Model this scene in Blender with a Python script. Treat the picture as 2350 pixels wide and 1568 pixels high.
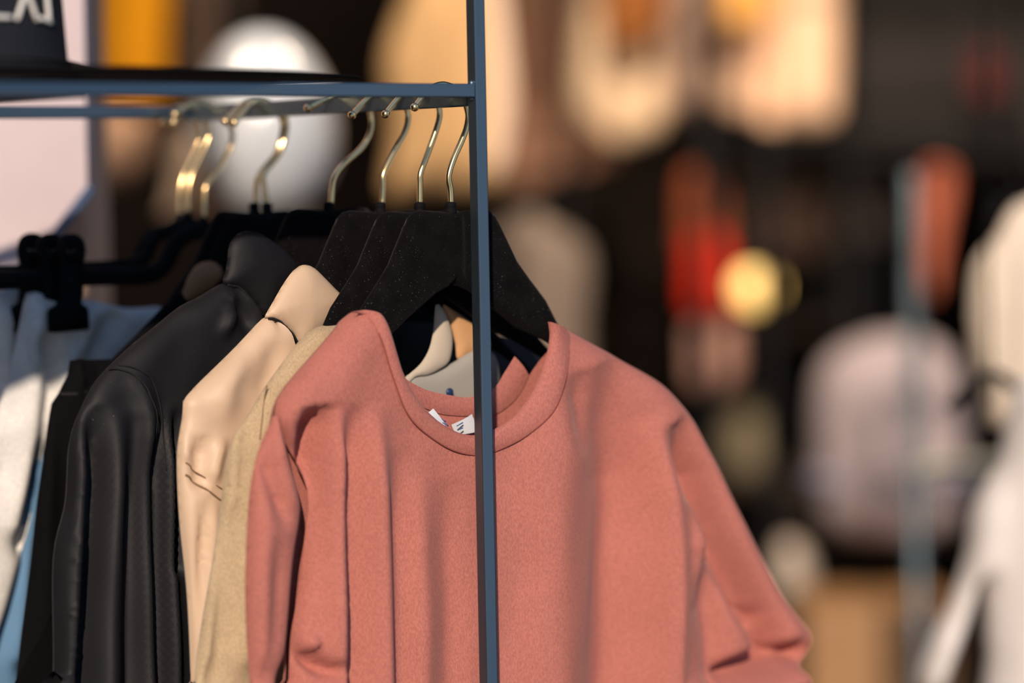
import bpy, bmesh, math, random
import numpy as np
from mathutils import Vector, Matrix
from mathutils.geometry import delaunay_2d_cdt

for _o in list(bpy.data.objects):
    bpy.data.objects.remove(_o)
sc = bpy.context.scene
COL = sc.collection
random.seed(4)

# ------------------------------------------------------------------ camera
W_PX, H_PX = 2350.0, 1568.0
FMM, SENS = 120.0, 36.0
FPX = FMM / SENS * W_PX
CAMZ = 1.52
PITCH = math.atan(324 / FPX)
ROLL = math.radians(1.1)
Fv = Vector((0, math.cos(PITCH), -math.sin(PITCH)))
U0 = Vector((0, math.sin(PITCH), math.cos(PITCH)))
R0 = Vector((1, 0, 0))
Rv = math.cos(ROLL) * R0 - math.sin(ROLL) * U0
Uv = math.cos(ROLL) * U0 + math.sin(ROLL) * R0
CAM = Vector((0, 0, CAMZ))
DIST = 2.6
cd = bpy.data.cameras.new('camera')
cd.lens = FMM; cd.sensor_width = SENS; cd.sensor_fit = 'HORIZONTAL'
cd.clip_start = 0.05; cd.clip_end = 100
cd.dof.use_dof = True
cd.dof.focus_distance = 2.635
cd.dof.aperture_fstop = 1.6
cam = bpy.data.objects.new('camera', cd)
COL.objects.link(cam)
m = Matrix((Rv, Uv, -Fv)).transposed().to_4x4()
m.translation = CAM
cam.matrix_world = m
sc.camera = cam

# ------------------------------------------------------------------ light
sc.view_settings.view_transform = 'Standard'
sc.view_settings.look = 'None'
sc.view_settings.gamma = 1
sc.view_settings.use_curve_mapping = False
sc.view_settings.exposure = 0.0

wd = bpy.data.worlds.new('sky'); sc.world = wd; wd.use_nodes = True
nt = wd.node_tree; nt.nodes.clear()
wo = nt.nodes.new('ShaderNodeOutputWorld'); bg = nt.nodes.new('ShaderNodeBackground')
tc = nt.nodes.new('ShaderNodeTexCoord'); sp = nt.nodes.new('ShaderNodeSeparateXYZ'); rp = nt.nodes.new('ShaderNodeValToRGB')
nt.links.new(tc.outputs['Generated'], sp.inputs[0]); nt.links.new(sp.outputs[2], rp.inputs[0])
rp.color_ramp.elements[0].position = 0.0; rp.color_ramp.elements[0].color = (0.42, 0.52, 0.66, 1)
rp.color_ramp.elements[1].position = 0.8; rp.color_ramp.elements[1].color = (0.18, 0.34, 0.68, 1)
nt.links.new(rp.outputs[0], bg.inputs[0]); bg.inputs[1].default_value = 0.68
nt.links.new(bg.outputs[0], wo.inputs[0])

SUN_DIR = Vector((0.035, 0.88, -0.395)).normalized()
sl = bpy.data.lights.new('sun', 'SUN'); sl.energy = 4.0; sl.color = (1.0, 0.82, 0.64); sl.angle = math.radians(1.2)
so = bpy.data.objects.new('sun', sl); COL.objects.link(so)
so.rotation_euler = SUN_DIR.to_track_quat('-Z', 'Y').to_euler(); so.location = (2, -3, 4)

def area(name, loc, size, energy, color, target):
    l = bpy.data.lights.new(name, 'AREA'); l.energy = energy; l.color = color; l.size = size
    o = bpy.data.objects.new(name, l); COL.objects.link(o); o.location = loc
    o.rotation_euler = (Vector(target) - Vector(loc)).to_track_quat('-Z', 'Y').to_euler()
    return o
area('shop_ceiling_lamp', (0.6, 4.6, 3.0), 0.5, 42, (1.0, 0.80, 0.60), (0.3, 6.2, 1.6))
area('shop_ceiling_lamp', (-0.9, 3.9, 3.0), 0.4, 22, (1.0, 0.82, 0.64), (-0.6, 5.2, 1.6))

# ------------------------------------------------------------------ materials
MATS = {}
def lin(c):
    return tuple(((v / 255) / 12.92 if v / 255 <= 0.04045 else ((v / 255 + 0.055) / 1.055) ** 2.4) for v in c)

def mat(name, col, rough=0.7, metal=0.0, sheen=0.0, bump=0.0, bscale=800, coat=0.0, spec=0.5, mottle=0.0, mscale=8.0,
        specks=None, weave=False, emit=None, estr=0.0, subs=0.0, trans=0.0, sheen_tint=(1, 1, 1)):
    if name in MATS: return MATS[name]
    M = bpy.data.materials.new(name); M.use_nodes = True; MATS[name] = M
    n = M.node_tree.nodes; L = M.node_tree.links; b = n['Principled BSDF']
    b.inputs['Base Color'].default_value = (*col, 1); b.inputs['Roughness'].default_value = rough
    b.inputs['Metallic'].default_value = metal; b.inputs['Specular IOR Level'].default_value = spec
    b.inputs['Sheen Weight'].default_value = sheen; b.inputs['Sheen Roughness'].default_value = 0.4
    b.inputs['Sheen Tint'].default_value = (*sheen_tint, 1)
    b.inputs['Coat Weight'].default_value = coat
    if trans: b.inputs['Transmission Weight'].default_value = trans
    if emit: b.inputs['Emission Color'].default_value = (*emit, 1); b.inputs['Emission Strength'].default_value = estr
    co = n.new('ShaderNodeTexCoord')
    last = None
    if mottle or specks or weave or bump:
        nz = n.new('ShaderNodeTexNoise'); nz.inputs['Scale'].default_value = mscale; nz.inputs['Detail'].default_value = 6
        L.new(co.outputs['Object'], nz.inputs[0])
        mx = n.new('ShaderNodeMix'); mx.data_type = 'RGBA'
        mr = n.new('ShaderNodeMapRange'); mr.inputs[1].default_value = 0.3; mr.inputs[2].default_value = 0.7
        L.new(nz.outputs[0], mr.inputs[0])
        L.new(mr.outputs[0], mx.inputs[0])
        mx.inputs[6].default_value = (*[v * (1 - mottle) for v in col], 1)
        mx.inputs[7].default_value = (*[min(1, v * (1 + mottle)) for v in col], 1)
        last = mx.outputs[2]
        if weave:   # fine yarn colour variation of the knit
            n2 = n.new('ShaderNodeTexNoise'); n2.inputs['Scale'].default_value = 900; n2.inputs['Detail'].default_value = 2
            mp = n.new('ShaderNodeMapping'); mp.inputs['Scale'].default_value = (1, 1, 0.45)
            L.new(co.outputs['Object'], mp.inputs[0]); L.new(mp.outputs[0], n2.inputs[0])
            m2 = n.new('ShaderNodeMix'); m2.data_type = 'RGBA'; m2.blend_type = 'MULTIPLY'; m2.inputs[0].default_value = 1
            r2 = n.new('ShaderNodeValToRGB'); r2.color_ramp.elements[0].position = 0.3; r2.color_ramp.elements[1].position = 0.72
            r2.color_ramp.elements[0].color = (0.72, 0.70, 0.70, 1); r2.color_ramp.elements[1].color = (1.0, 1.0, 1.0, 1)
            L.new(n2.outputs[0], r2.inputs[0]); L.new(last, m2.inputs[6]); L.new(r2.outputs[0], m2.inputs[7]); last = m2.outputs[2]
        if specks:
            v = n.new('ShaderNodeTexNoise'); v.inputs['Scale'].default_value = specks[0]; v.inputs['Detail'].default_value = 3
            L.new(co.outputs['Object'], v.inputs[0])
            r = n.new('ShaderNodeMapRange'); r.inputs[1].default_value = specks[1]; r.inputs[2].default_value = specks[1] + 0.05
            L.new(v.outputs[0], r.inputs[0])
            m3 = n.new('ShaderNodeMix'); m3.data_type = 'RGBA'; L.new(r.outputs[0], m3.inputs[0]); L.new(last, m3.inputs[6])
            m3.inputs[7].default_value = (*specks[2], 1); last = m3.outputs[2]
        L.new(last, b.inputs['Base Color'])
    if bump:
        bn = n.new('ShaderNodeTexNoise'); bn.inputs['Scale'].default_value = bscale; bn.inputs['Detail'].default_value = 3
        L.new(co.outputs['Object'], bn.inputs[0])
        bp = n.new('ShaderNodeBump'); bp.inputs['Strength'].default_value = bump; bp.inputs['Distance'].default_value = 0.0008
        L.new(bn.outputs[0], bp.inputs['Height']); L.new(bp.outputs[0], b.inputs['Normal'])
    return M

steel = mat('painted_steel', (0.155, 0.215, 0.27), rough=0.26, metal=0.9, spec=0.6, bump=0.06, bscale=2500, specks=(420, 0.735, (0.5, 0.5, 0.5)))
velvet = mat('black_velvet', (0.0045, 0.004, 0.0045), rough=0.95, spec=0.08, sheen=0.07, bump=0.6, bscale=900,
             specks=(1000, 0.685, (0.16, 0.14, 0.13)), mottle=0.4, mscale=60, sheen_tint=(0.8, 0.7, 0.72))
plastic = mat('black_plastic', (0.005, 0.005, 0.006), rough=0.75, spec=0.12)
gold = mat('pale_gold_metal', (1.0, 0.74, 0.38), rough=0.22, metal=1.0, bump=0.03, bscale=400)
pinkM = mat('rose_cotton', (0.54, 0.195, 0.158), rough=0.9, spec=0.15, sheen=0.18, weave=True, bump=0.35, bscale=1300, mottle=0.05, mscale=14, sheen_tint=(1, .75, .7))
pinkR = mat('rose_rib', (0.52, 0.19, 0.158), rough=0.9, spec=0.15, sheen=0.12, weave=True, bump=0.25, bscale=1500, mottle=0.04, mscale=14, sheen_tint=(1, .75, .7))
tanM = mat('tan_satin', (0.66, 0.48, 0.34), rough=0.48, spec=0.4, sheen=0.1, mottle=0.04, mscale=10, bump=0.08, bscale=900)
knitM = mat('beige_wool', (0.58, 0.44, 0.28), rough=0.95, spec=0.1, sheen=0.25, mottle=0.08, mscale=30, weave=True, bump=0.4, bscale=900)
blackM = mat('black_sateen', (0.009, 0.009, 0.012), rough=0.62, spec=0.32, mottle=0.12, mscale=20, bump=0.12, bscale=900, specks=(500, 0.76, (0.3, 0.3, 0.3)))
black2 = mat('matte_black_cotton', (0.0035, 0.0035, 0.0045), rough=0.9, spec=0.1, mottle=0.2, mscale=25, bump=0.3, bscale=700)
brownM = mat('bronze_lining', (0.38, 0.19, 0.09), rough=0.5, spec=0.3, mottle=0.1)
whiteM = mat('washed_white_denim', (0.84, 0.83, 0.81), rough=0.9, spec=0.15, mottle=0.16, mscale=28, bump=0.5, bscale=300, weave=True)
greyW = mat('pale_grey_denim', (0.78, 0.80, 0.82), rough=0.9, spec=0.15, mottle=0.18, mscale=24, bump=0.5, bscale=300)
blueM = mat('light_blue_denim', (0.13, 0.26, 0.44), rough=0.9, spec=0.15, mottle=0.12, mscale=20, bump=0.3)
greyL = mat('grey_cotton', (0.36, 0.34, 0.31), rough=0.8, spec=0.2, mottle=0.06)
labelM = mat('white_satin_label', (0.80, 0.83, 0.88), rough=0.5)
inkM = mat('blue_ink', (0.08, 0.14, 0.35), rough=0.6)
threadB = mat('black_thread', (0.004, 0.004, 0.005), rough=0.8)
threadT = mat('brown_thread', (0.22, 0.13, 0.07), rough=0.8)
threadP = mat('rose_thread', (0.28, 0.075, 0.06), rough=0.8)

# ------------------------------------------------------------------ frames (local coordinate systems)
def ray(px, py):
    return Fv + Rv * ((px - W_PX / 2) / FPX) + Uv * ((H_PX / 2 - py) / FPX)

class Frame:
    def __init__(s, origin, ang):
        s.o = Vector(origin); s.m = Matrix.Rotation(ang, 3, 'Z'); s.mi = s.m.inverted(); s.ang = ang
        s.c = s.mi @ (CAM - s.o)
    def hit(s, px, py, y):          # where the sight line meets the local plane y
        r = s.mi @ ray(px, py)
        t = (y - s.c.y) / r.y
        p = s.c + r * t
        return p.x, p.z
    def mw(s):
        M = s.m.to_4x4(); M.translation = s.o; return M
def world_at(px, py, d):
    r = ray(px, py); return CAM + r * (d / r.y)

YAW = math.radians(38)
ORI = world_at(1092, 224, DIST)
RK = Frame(ORI, YAW)
WF = Frame((0, 0, 0), 0)

# ------------------------------------------------------------------ object helpers
def tag(o, label=None, cat=None, group=None, kind=None):
    if label: o['label'] = label
    if cat: o['category'] = cat
    if group: o['group'] = group
    if kind: o['kind'] = kind
    return o

def empty(name, loc, rotz=0, label=None, cat=None, group=None):
    o = bpy.data.objects.new(name, None); COL.objects.link(o)
    o.empty_display_size = 0.05
    o.location = loc; o.rotation_euler = (0, 0, rotz)
    bpy.context.view_layer.update()
    return tag(o, label, cat, group)

def link(name, bm, material, parent=None, frame=None, smooth=True, weld=True):
    """bm is in the coordinates of frame (or world)."""
    if weld: bmesh.ops.remove_doubles(bm, verts=bm.verts, dist=1e-6)
    me = bpy.data.meshes.new(name)
    M = frame.mw() if frame else Matrix.Identity(4)
    base = parent.matrix_world if parent else None
    # origin at the base centre of the mesh
    vs = [M @ v.co for v in bm.verts]
    if parent is None or parent.type == 'MESH' or True:
        lo = Vector((min(v.x for v in vs), min(v.y for v in vs), min(v.z for v in vs)))
        hi = Vector((max(v.x for v in vs), max(v.y for v in vs), max(v.z for v in vs)))
        org = Vector(((lo.x + hi.x) / 2, (lo.y + hi.y) / 2, lo.z))
    rot = Matrix.Rotation(frame.ang, 4, 'Z') if frame else Matrix.Identity(4)
    OM = Matrix.Translation(org) @ rot
    bmesh.ops.transform(bm, matrix=OM.inverted() @ M, verts=bm.verts)
    bmesh.ops.recalc_face_normals(bm, faces=bm.faces) if False else None
    for f in bm.faces: f.smooth = smooth
    bm.to_mesh(me); bm.free()
    me.materials.append(material)
    o = bpy.data.objects.new(name, me); COL.objects.link(o)
    if parent:
        o.parent = parent
        o.matrix_parent_inverse = Matrix.Identity(4)
        o.matrix_basis = parent.matrix_world.inverted() @ OM
        o.matrix_world  # noqa
    else:
        o.matrix_basis = OM
    bpy.context.view_layer.update()
    return o

def add_box(bm, lo, hi, bev=0.0):
    r = bmesh.ops.create_cube(bm, size=1)
    c = [(a + b) / 2 for a, b in zip(lo, hi)]; s = [b - a for a, b in zip(lo, hi)]
    for v in r['verts']: v.co = Vector((v.co.x * s[0] + c[0], v.co.y * s[1] + c[1], v.co.z * s[2] + c[2]))
    if bev:
        es = list({e for v in r['verts'] for e in v.link_edges})
        bmesh.ops.bevel(bm, geom=es, offset=bev, segments=2, affect='EDGES', profile=0.5)

def smooth_path(pts, n=6):
    P = [Vector(p) for p in pts]; out = []
    for i in range(len(P) - 1):
        p0 = P[max(i - 1, 0)]; p1 = P[i]; p2 = P[i + 1]; p3 = P[min(i + 2, len(P) - 1)]
        for k in range(n):
            t = k / n
            out.append(0.5 * ((2 * p1) + (-p0 + p2) * t + (2 * p0 - 5 * p1 + 4 * p2 - p3) * t * t + (-p0 + 3 * p1 - 3 * p2 + p3) * t ** 3))
    out.append(P[-1]); return out

def add_tube(bm, pts, r, seg=10, caps=True, flat=None):
    """r: number or list; flat=(normal, ratio) squashes the profile along normal."""
    pts = [Vector(p) for p in pts]; rings = []
    n = len(pts); up = Vector((0, 1, 0.01))
    for i, p in enumerate(pts):
        t = (pts[min(i + 1, n - 1)] - pts[max(i - 1, 0)]).normalized()
        a = t.cross(up)
        if a.length < 1e-4: a = t.cross(Vector((1, 0, 0)))
        a.normalize(); b = a.cross(t).normalized()
        rr = r[i] if isinstance(r, (list, tuple)) else r
        ra, rb = (rr, rr) if flat is None else (rr, rr * flat)
        rings.append([bm.verts.new(p + a * math.cos(2 * math.pi * k / seg) * ra + b * math.sin(2 * math.pi * k / seg) * rb) for k in range(seg)])
    for i in range(n - 1):
        for k in range(seg):
            bm.faces.new((rings[i][k], rings[i][(k + 1) % seg], rings[i + 1][(k + 1) % seg], rings[i + 1][k]))
    if caps:
        bm.faces.new(rings[0][::-1]); bm.faces.new(rings[-1])

def add_ball(bm, c, r, sc3=(1, 1, 1), seg=20):
    res = bmesh.ops.create_uvsphere(bm, u_segments=seg, v_segments=seg // 2 + 2, radius=1)
    for v in res['verts']: v.co = Vector((c[0] + v.co.x * r * sc3[0], c[1] + v.co.y * r * sc3[1], c[2] + v.co.z * r * sc3[2]))

def add_lathe(bm, prof, c, seg=48, sx=1, sy=1):
    rings = []
    for rr, z in prof:
        rings.append([bm.verts.new((c[0] + rr * sx * math.cos(2 * math.pi * k / seg), c[1] + rr * sy * math.sin(2 * math.pi * k / seg), c[2] + z)) for k in range(seg)])
    for i in range(len(rings) - 1):
        for k in range(seg):
            bm.faces.new((rings[i][k], rings[i][(k + 1) % seg], rings[i + 1][(k + 1) % seg], rings[i + 1][k]))
    bm.faces.new(rings[0][::-1]); bm.faces.new(rings[-1])

def resample(pts, step):
    out = []
    for a, b in zip(pts[:-1], pts[1:]):
        a = np.array(a, float); b = np.array(b, float)
        L = np.linalg.norm(b[:2] - a[:2]); k = max(1, int(math.ceil(L / step)))
        for i in range(k): out.append(a + (b - a) * i / k)
    out.append(np.array(pts[-1], float)); return out

def seg_dist(P, A, B):
    """distance of points P (n,2) to the polyline A->B segments, plus the running parameter"""
    d2 = np.full(len(P), 1e9); tt = np.zeros(len(P)); sd = np.zeros(len(P))
    Ls = np.linalg.norm(B - A, axis=1); cum = np.concatenate([[0], np.cumsum(Ls)]); tot = max(cum[-1], 1e-9)
    for i in range(len(A)):
        ab = B[i] - A[i]; l2 = max(ab @ ab, 1e-12)
        t = np.clip(((P - A[i]) @ ab) / l2, 0, 1)
        q = A[i] + t[:, None] * ab; dv = P - q; dd = (dv ** 2).sum(1)
        m_ = dd < d2
        d2[m_] = dd[m_]; tt[m_] = (cum[i] + t[m_] * Ls[i]) / tot
        cr = ab[0] * dv[:, 1] - ab[1] * dv[:, 0]; sd[m_] = np.sign(cr[m_])
    return np.sqrt(d2), tt, sd

def inside(P, poly):
    x, y = P[:, 0], P[:, 1]; c = np.zeros(len(P), bool); n = len(poly)
    for i in range(n):
        x1, y1 = poly[i]; x2, y2 = poly[(i + 1) % n]
        if y1 == y2: continue
        m_ = ((y1 > y) != (y2 > y)) & (x < (x2 - x1) * (y - y1) / (y2 - y1) + x1)
        c ^= m_
    return c

def bend(x, k):
    return -k * (np.sqrt(x * x + 0.0016) - 0.04)

class Cloth:
    """A sheet of cloth hanging in a vertical plane of a frame: an outline traced where it stands,
    rounded over at its silhouette edges, with real folds as relief."""
    def __init__(s, frame, Y, kbend=0.0, folds=(), ruffle=None):
        s.gain = 1.9; s.f = frame; s.Y = Y; s.k = kbend; s.folds = []
        for f in folds: s.add_fold(*f)
        s.ruffle = ruffle
    def hit(s, px, py, dy=0.0):
        y = s.Y + dy; x = 0
        for _ in range(6):
            x, z = s.f.hit(px, py, y)
            y = s.Y + dy + float(bend(np.array(x), s.k))
        return x, z
    def add_fold(s, pts, amp, w, dy=0.0, f0=0.12, f1=0.0, skew=0.0):
        q = [s.hit(*(list(p[:2]) + [dy])) for p in pts]
        q = [(p.x, p.y) for p in smooth_path([(a, b, 0) for a, b in q], 5)]
        s.folds.append((np.array(q), amp, w, f0, f1, skew))
    def relief(s, P):
        y = np.zeros(len(P))
        for q, amp, w, f0, f1, skew in s.folds:
            d, t, sd = seg_dist(P, q[:-1], q[1:])
            ww = w * (1 + skew * sd)
            e = np.exp(-(d / ww) ** 2)
            if f0: e *= np.clip(t / f0, 0, 1) ** 0.7 if f0 > 0 else 1
            if f1: e *= np.clip((1 - t) / f1, 0, 1)
            y -= s.gain * amp * e
        return y
    def panel(s, outline, T, R, side=1, grid=0.006, sil=None, dy=0.0, folds=True, split=None, noise=0.0):
        """outline: closed list (px,py[,dy[,s]]), s=1 (default) if that edge is a silhouette edge that rounds over.
        side=+1 front (towards viewer), -1 back"""
        pts = []
        for p in outline:
            ddy = p[2] if len(p) > 2 else 0.0
            fl = p[3] if len(p) > 3 else 1
            x, z = s.hit(p[0], p[1], ddy + dy)
            pts.append((x, z, fl))
        # smooth closed outline
        n = len(pts); dense = []
        for i in range(n):
            p0, p1, p2, p3 = [Vector((pts[(i + k) % n][0], pts[(i + k) % n][1], 0)) for k in (-1, 0, 1, 2)]
            L = (p2 - p1).length; kk = max(1, int(L / (grid * 0.8)))
            for k in range(kk):
                t = k / kk
                if L > 0.12: q = p1.lerp(p2, t)
                else: q = 0.5 * ((2 * p1) + (-p0 + p2) * t + (2 * p0 - 5 * p1 + 4 * p2 - p3) * t * t + (-p0 + 3 * p1 - 3 * p2 + p3) * t ** 3)
                dense.append((q.x, q.y, pts[i][2]))
        D = np.array(dense); poly = D[:, :2]; nb = len(D)
        lo = poly.min(0); hi = poly.max(0)
        gx = np.arange(lo[0] + grid / 2, hi[0], grid); gz = np.arange(lo[1] + grid / 2, hi[1], grid * 1.0)
        G = np.array([(a + (grid / 2 if j % 2 else 0), b) for j, b in enumerate(gz) for a in gx])
        A = poly; B = np.roll(poly, -1, axis=0)
        G = G[inside(G, poly)]
        d, _, _ = seg_dist(G, A, B)
        G = G[d > grid * 0.45]
        # rows that follow the rounded edge, so that it turns over smoothly
        tan_ = np.roll(poly, -1, 0) - np.roll(poly, 1, 0); tan_ /= np.maximum(np.linalg.norm(tan_, axis=1), 1e-9)[:, None]
        area_ = 0.5 * np.sum(poly[:, 0] * np.roll(poly[:, 1], -1) - np.roll(poly[:, 0], -1) * poly[:, 1])
        nor = np.stack([-tan_[:, 1], tan_[:, 0]], 1) * (1 if area_ > 0 else -1)
        ins = []
        for fr in (0.05, 0.16, 0.36, 0.62, 0.92):
            q = (poly + nor * fr * R)[D[:, 2] > 0.5]
            q = q[inside(q, poly)]
            if len(q):
                dq, _, _ = seg_dist(q, A, B); q = q[dq > fr * R * 0.93]
                ins.append(q)
        if ins:
            I = np.concatenate(ins)
            if len(I):
                keep = np.ones(len(G), bool)
                for k0 in range(0, len(G), 400):
                    dd = ((G[k0:k0 + 400, None, :] - I[None]) ** 2).sum(2).min(1)
                    keep[k0:k0 + 400] = dd > (grid * 0.55) ** 2
                G = np.concatenate([I, G[keep]])
        allp = np.concatenate([poly, G])
        vin = [Vector((float(a), float(b))) for a, b in allp]
        res = delaunay_2d_cdt(vin, [(i, (i + 1) % nb) for i in range(nb)], [list(range(nb))], 1, 1e-7)
        V = np.array([(v.x, v.y) for v in res[0]]); faces = res[2]
        silm = D[:, 2] > 0.5
        if side > 0: s.last = (A[silm], B[silm], T, R, dy)
        if silm.any():
            d, _, _ = seg_dist(V, A[silm], B[silm])
            u = np.clip(d / R, 0, 1)
            prof = np.sqrt(np.clip(1 - (1 - u) ** 2, 0, 1))
        else:
            prof = np.ones(len(V))
        y = s.Y + dy + bend(V[:, 0], s.k) - side * T * prof
        if folds: y = y + s.relief(V) * np.clip(prof * 1.2, 0, 1)
        if noise:
            y = y + noise * (np.sin(V[:, 0] * 61 + V[:, 1] * 23) * np.sin(V[:, 1] * 37 + 1.3 + V[:, 0] * 19) + 0.6 * np.sin(V[:, 0] * 131 - V[:, 1] * 47 + 2)) * prof
        if s.ruffle is not None:
            y = y + s.ruffle(V) * prof
        out = [bmesh.new() for _ in range(1 if split is None else len(split) + 1)]
        cent = np.array([V[list(f)].mean(0) for f in faces])
        idx = np.zeros(len(faces), int)
        if split:
            for k, sp_ in enumerate(split):
                pl = np.array([s.hit(a, b, -T) for a, b in sp_]); idx[inside(cent, pl)] = k + 1
        for k, bm in enumerate(out):
            mp = {}
            for fi in np.nonzero(idx == k)[0]:
                vs = []
                for vi in faces[fi]:
                    if vi not in mp: mp[vi] = bm.verts.new((V[vi, 0], y[vi], V[vi, 1]))
                    vs.append(mp[vi])
                if side < 0: vs = vs[::-1]
                try: bm.faces.new(vs)
                except ValueError: pass
        return out if split else out[0]
    def surf(s, px, py, T, dy=0.0):
        x, z = s.hit(px, py, dy - T); P = np.array([[x, z]])
        return Vector((x, s.Y + dy + float(bend(np.array(x), s.k)) - T + float(s.relief(P)[0]), z))
    def on(s, px, py, lift=0.0006):
        A, B, T, R, dy = s.last; pr = 1.0
        for _ in range(5):
            x, z = s.hit(px, py, dy - T * pr); P = np.array([[x, z]])
            d, _, _ = seg_dist(P, A, B); u = min(1, float(d[0]) / R); pr = math.sqrt(max(0, 1 - (1 - u) ** 2))
        return Vector((x, s.Y + dy + float(bend(np.array(x), s.k)) - T * pr + float(s.relief(P)[0]) * min(1, pr * 1.2) - lift, z))
    def strip(s, inner, outer, T0, thick=0.0022, lift=0.001, n=5):
        """band of ribbing between two traced edges"""
        bm = bmesh.new(); rows = []
        for k in range(n + 1):
            t = k / n; row = []
            for (a, b) in zip(inner, outer):
                px = a[0] + (b[0] - a[0]) * t; py = a[1] + (b[1] - a[1]) * t
                Tt = T0(a, b, t) if callable(T0) else T0
                q = s.on(px, py, 0)
                q.y -= lift + thick * math.sin(math.pi * min(max(t, 0.0), 1)) ** 0.5
                row.append(q)
            row = smooth_path(row, 5); rows.append([bm.verts.new(p) for p in row])
        # rolled inner lip
        lip = [bm.verts.new((v.co.x, v.co.y + 0.004, v.co.z)) for v in rows[0]]
        rows = [lip] + rows
        for r0, r1 in zip(rows[:-1], rows[1:]):
            for i in range(len(r0) - 1): bm.faces.new((r0[i], r1[i], r1[i + 1], r0[i + 1]))
        return bm

def merge(bms):
    out = bmesh.new()
    for b in bms:
        me = bpy.data.meshes.new('tmp'); b.to_mesh(me); b.free(); out.from_mesh(me); bpy.data.meshes.remove(me)
    return out

# ================================================================== THE SHOP (setting)
wallM = mat('dark_brown_plaster', lin((40, 33, 30)), rough=0.9, spec=0.1, mottle=0.2, mscale=1.2)
ceilM = mat('dark_ceiling', lin((45, 38, 34)), rough=0.9, spec=0.1)
floorM = mat('warm_wood_floor', lin((62, 50, 42)), rough=0.7, mottle=0.25, mscale=3)
lilacM = mat('lilac_plaster', lin((208, 192, 196)), rough=0.9, spec=0.1, mottle=0.06, mscale=12)
beigeWall = mat('peach_board', lin((205, 170, 148)), rough=0.9, spec=0.1)
def structure(name, lo, hi, material):
    bm = bmesh.new(); add_box(bm, lo, hi); return tag(link(name, bm, material, smooth=False), kind='structure')
structure('floor', (-2.6, -2.5, -0.1), (3.2, 8.1, 0.0), floorM)
structure('wall_back', (-2.6, 8.0, 0.0), (3.2, 8.1, 3.2), wallM)
structure('wall_left', (-2.7, -0.6, 0.0), (-2.6, 8.1, 3.2), wallM)
structure('wall_right', (3.2, 3.4, 0.0), (3.3, 8.1, 3.2), wallM)
structure('ceiling', (-2.7, 3.2, 3.2), (3.3, 8.1, 3.3), ceilM)

# ================================================================== THE RACK
w = 0.0106
ztop = 0.0       # bottom of rail A at z=0 in rack frame, its top at w
ZF = -ORI.z      # floor in the rack frame
LB = 0.405       # where rail B meets rail C
XA = -0.95       # far end of rail A (out of the frame, towards the viewer)
rack = empty('clothes_rack', RK.o + RK.m @ Vector((w / 2, w / 2, ZF)), YAW,
             'dark blue square steel rack frame that the hangers and hat rest on', 'clothes rack')
def bar(name, lo, hi):
    bm = bmesh.new(); add_box(bm, lo, hi, 0.0011)
    return link(name, bm, steel, rack, RK, smooth=False)
bar('post', (0, 0, ZF), (w, w, 0.62))
bar('post', (XA - w, 0, ZF), (XA, w, 0.62))
bar('post', (XA - w, LB, ZF), (XA, LB + w, 0.0))
bar('front_rail', (XA, 0, 0), (0, w, w))
bar('hanging_rail', (0, w, -0.0060), (w, LB, w - 0.0035))
bar('rear_rail', (XA, LB, -0.0035), (w, LB + w, w - 0.0035))
bar('cross_rail', (-0.345, w, -0.001), (-0.345 + w, LB, w - 0.001))
bar('base_rail', (XA, 0, ZF + 0.05), (0, w, ZF + 0.05 + w))
bar('base_rail', (XA - w, w, ZF + 0.05), (XA, LB, ZF + 0.05 + w))
# weld beads at the corner
bm = bmesh.new(); add_ball(bm, (-0.001, 0.003, w + 0.0005), 0.0022, (1.2, 1, 1)); add_ball(bm, (-0.001, 0.004, -0.0008), 0.0018, (1.4, 1, 0.8))
link('weld', bm, steel, rack, RK)

# ------------------------------------------------------------------ hangers
def plane_for(px, py=225):
    lo, hi = 0.0, 0.6
    for _ in range(40):
        mid = (lo + hi) / 2
        x, z = RK.hit(px, py, mid)
        if x > w / 2: lo = mid   # the rail runs left as it recedes
        else: hi = mid
    return (lo + hi) / 2
def rail_px(Y):
    p = RK.o + RK.m @ Vector((w / 2, Y, 0)); v = p - CAM
    return W_PX / 2 + FPX * v.dot(Rv) / v.dot(Fv), H_PX / 2 - FPX * v.dot(Uv) / v.dot(Fv)
def plane_at(px):
    lo, hi = 0.0, 0.6
    for _ in range(40):
        mid = (lo + hi) / 2
        if rail_px(mid)[0] > px: lo = mid
        else: hi = mid
    return (lo + hi) / 2

KB = 0.06
HOOKS = [
 (1011, [(1034,500),(1034,462),(1033,435),(1029,404),(1040,366),(1058,325),(1070,292),(1073,262),(1062,225),(1042,203),(1015,194),(985,204),(966,226),(951,246)]),
 (945, [(963,505),(963,467),(963,420),(964,397),(980,354),(1000,298),(1008,262),(1000,232),(975,210),(948,202),(925,212),(908,232),(884,262)]),
 (871, [(873,505),(876,467),(878,425),(880,396),(908,341),(929,302),(936,269),(929,243),(905,218),(880,210),(855,216),(837,232),(807,264)]),
 (778, [(754,505),(759,467),(762,430),(768,404),(789,375),(827,341),(847,309),(852,276),(844,249),(822,226),(790,214),(765,217),(742,230),(706,248)]),
 (597, [(613,505),(612,477),(606,430),(606,398),(640,354),(653,315),(657,283),(648,259),(625,240),(600,228),(580,234),(565,250),(537,281)]),
 (581, [(584,500),(586,473),(588,425),(596,398),(632,354),(645,315),(648,283),(639,262),(615,238),(585,228),(560,236),(545,250),(516,278)]),
 (466, [(465,525),(467,504),(470,440),(478,420),(503,388),(529,340),(535,306),(527,284),(500,250),(468,236),(440,238),(425,247),(402,262)]),
 (442, [(431,520),(432,490),(432,445),(440,405),(459,364),(474,330),(480,305),(475,283),(462,255),(440,243),(420,247),(410,262),(398,281)]),
]
HY = [plane_at(h[0]) for h in HOOKS] 
HY.append(HY[7] + 0.022)

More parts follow.
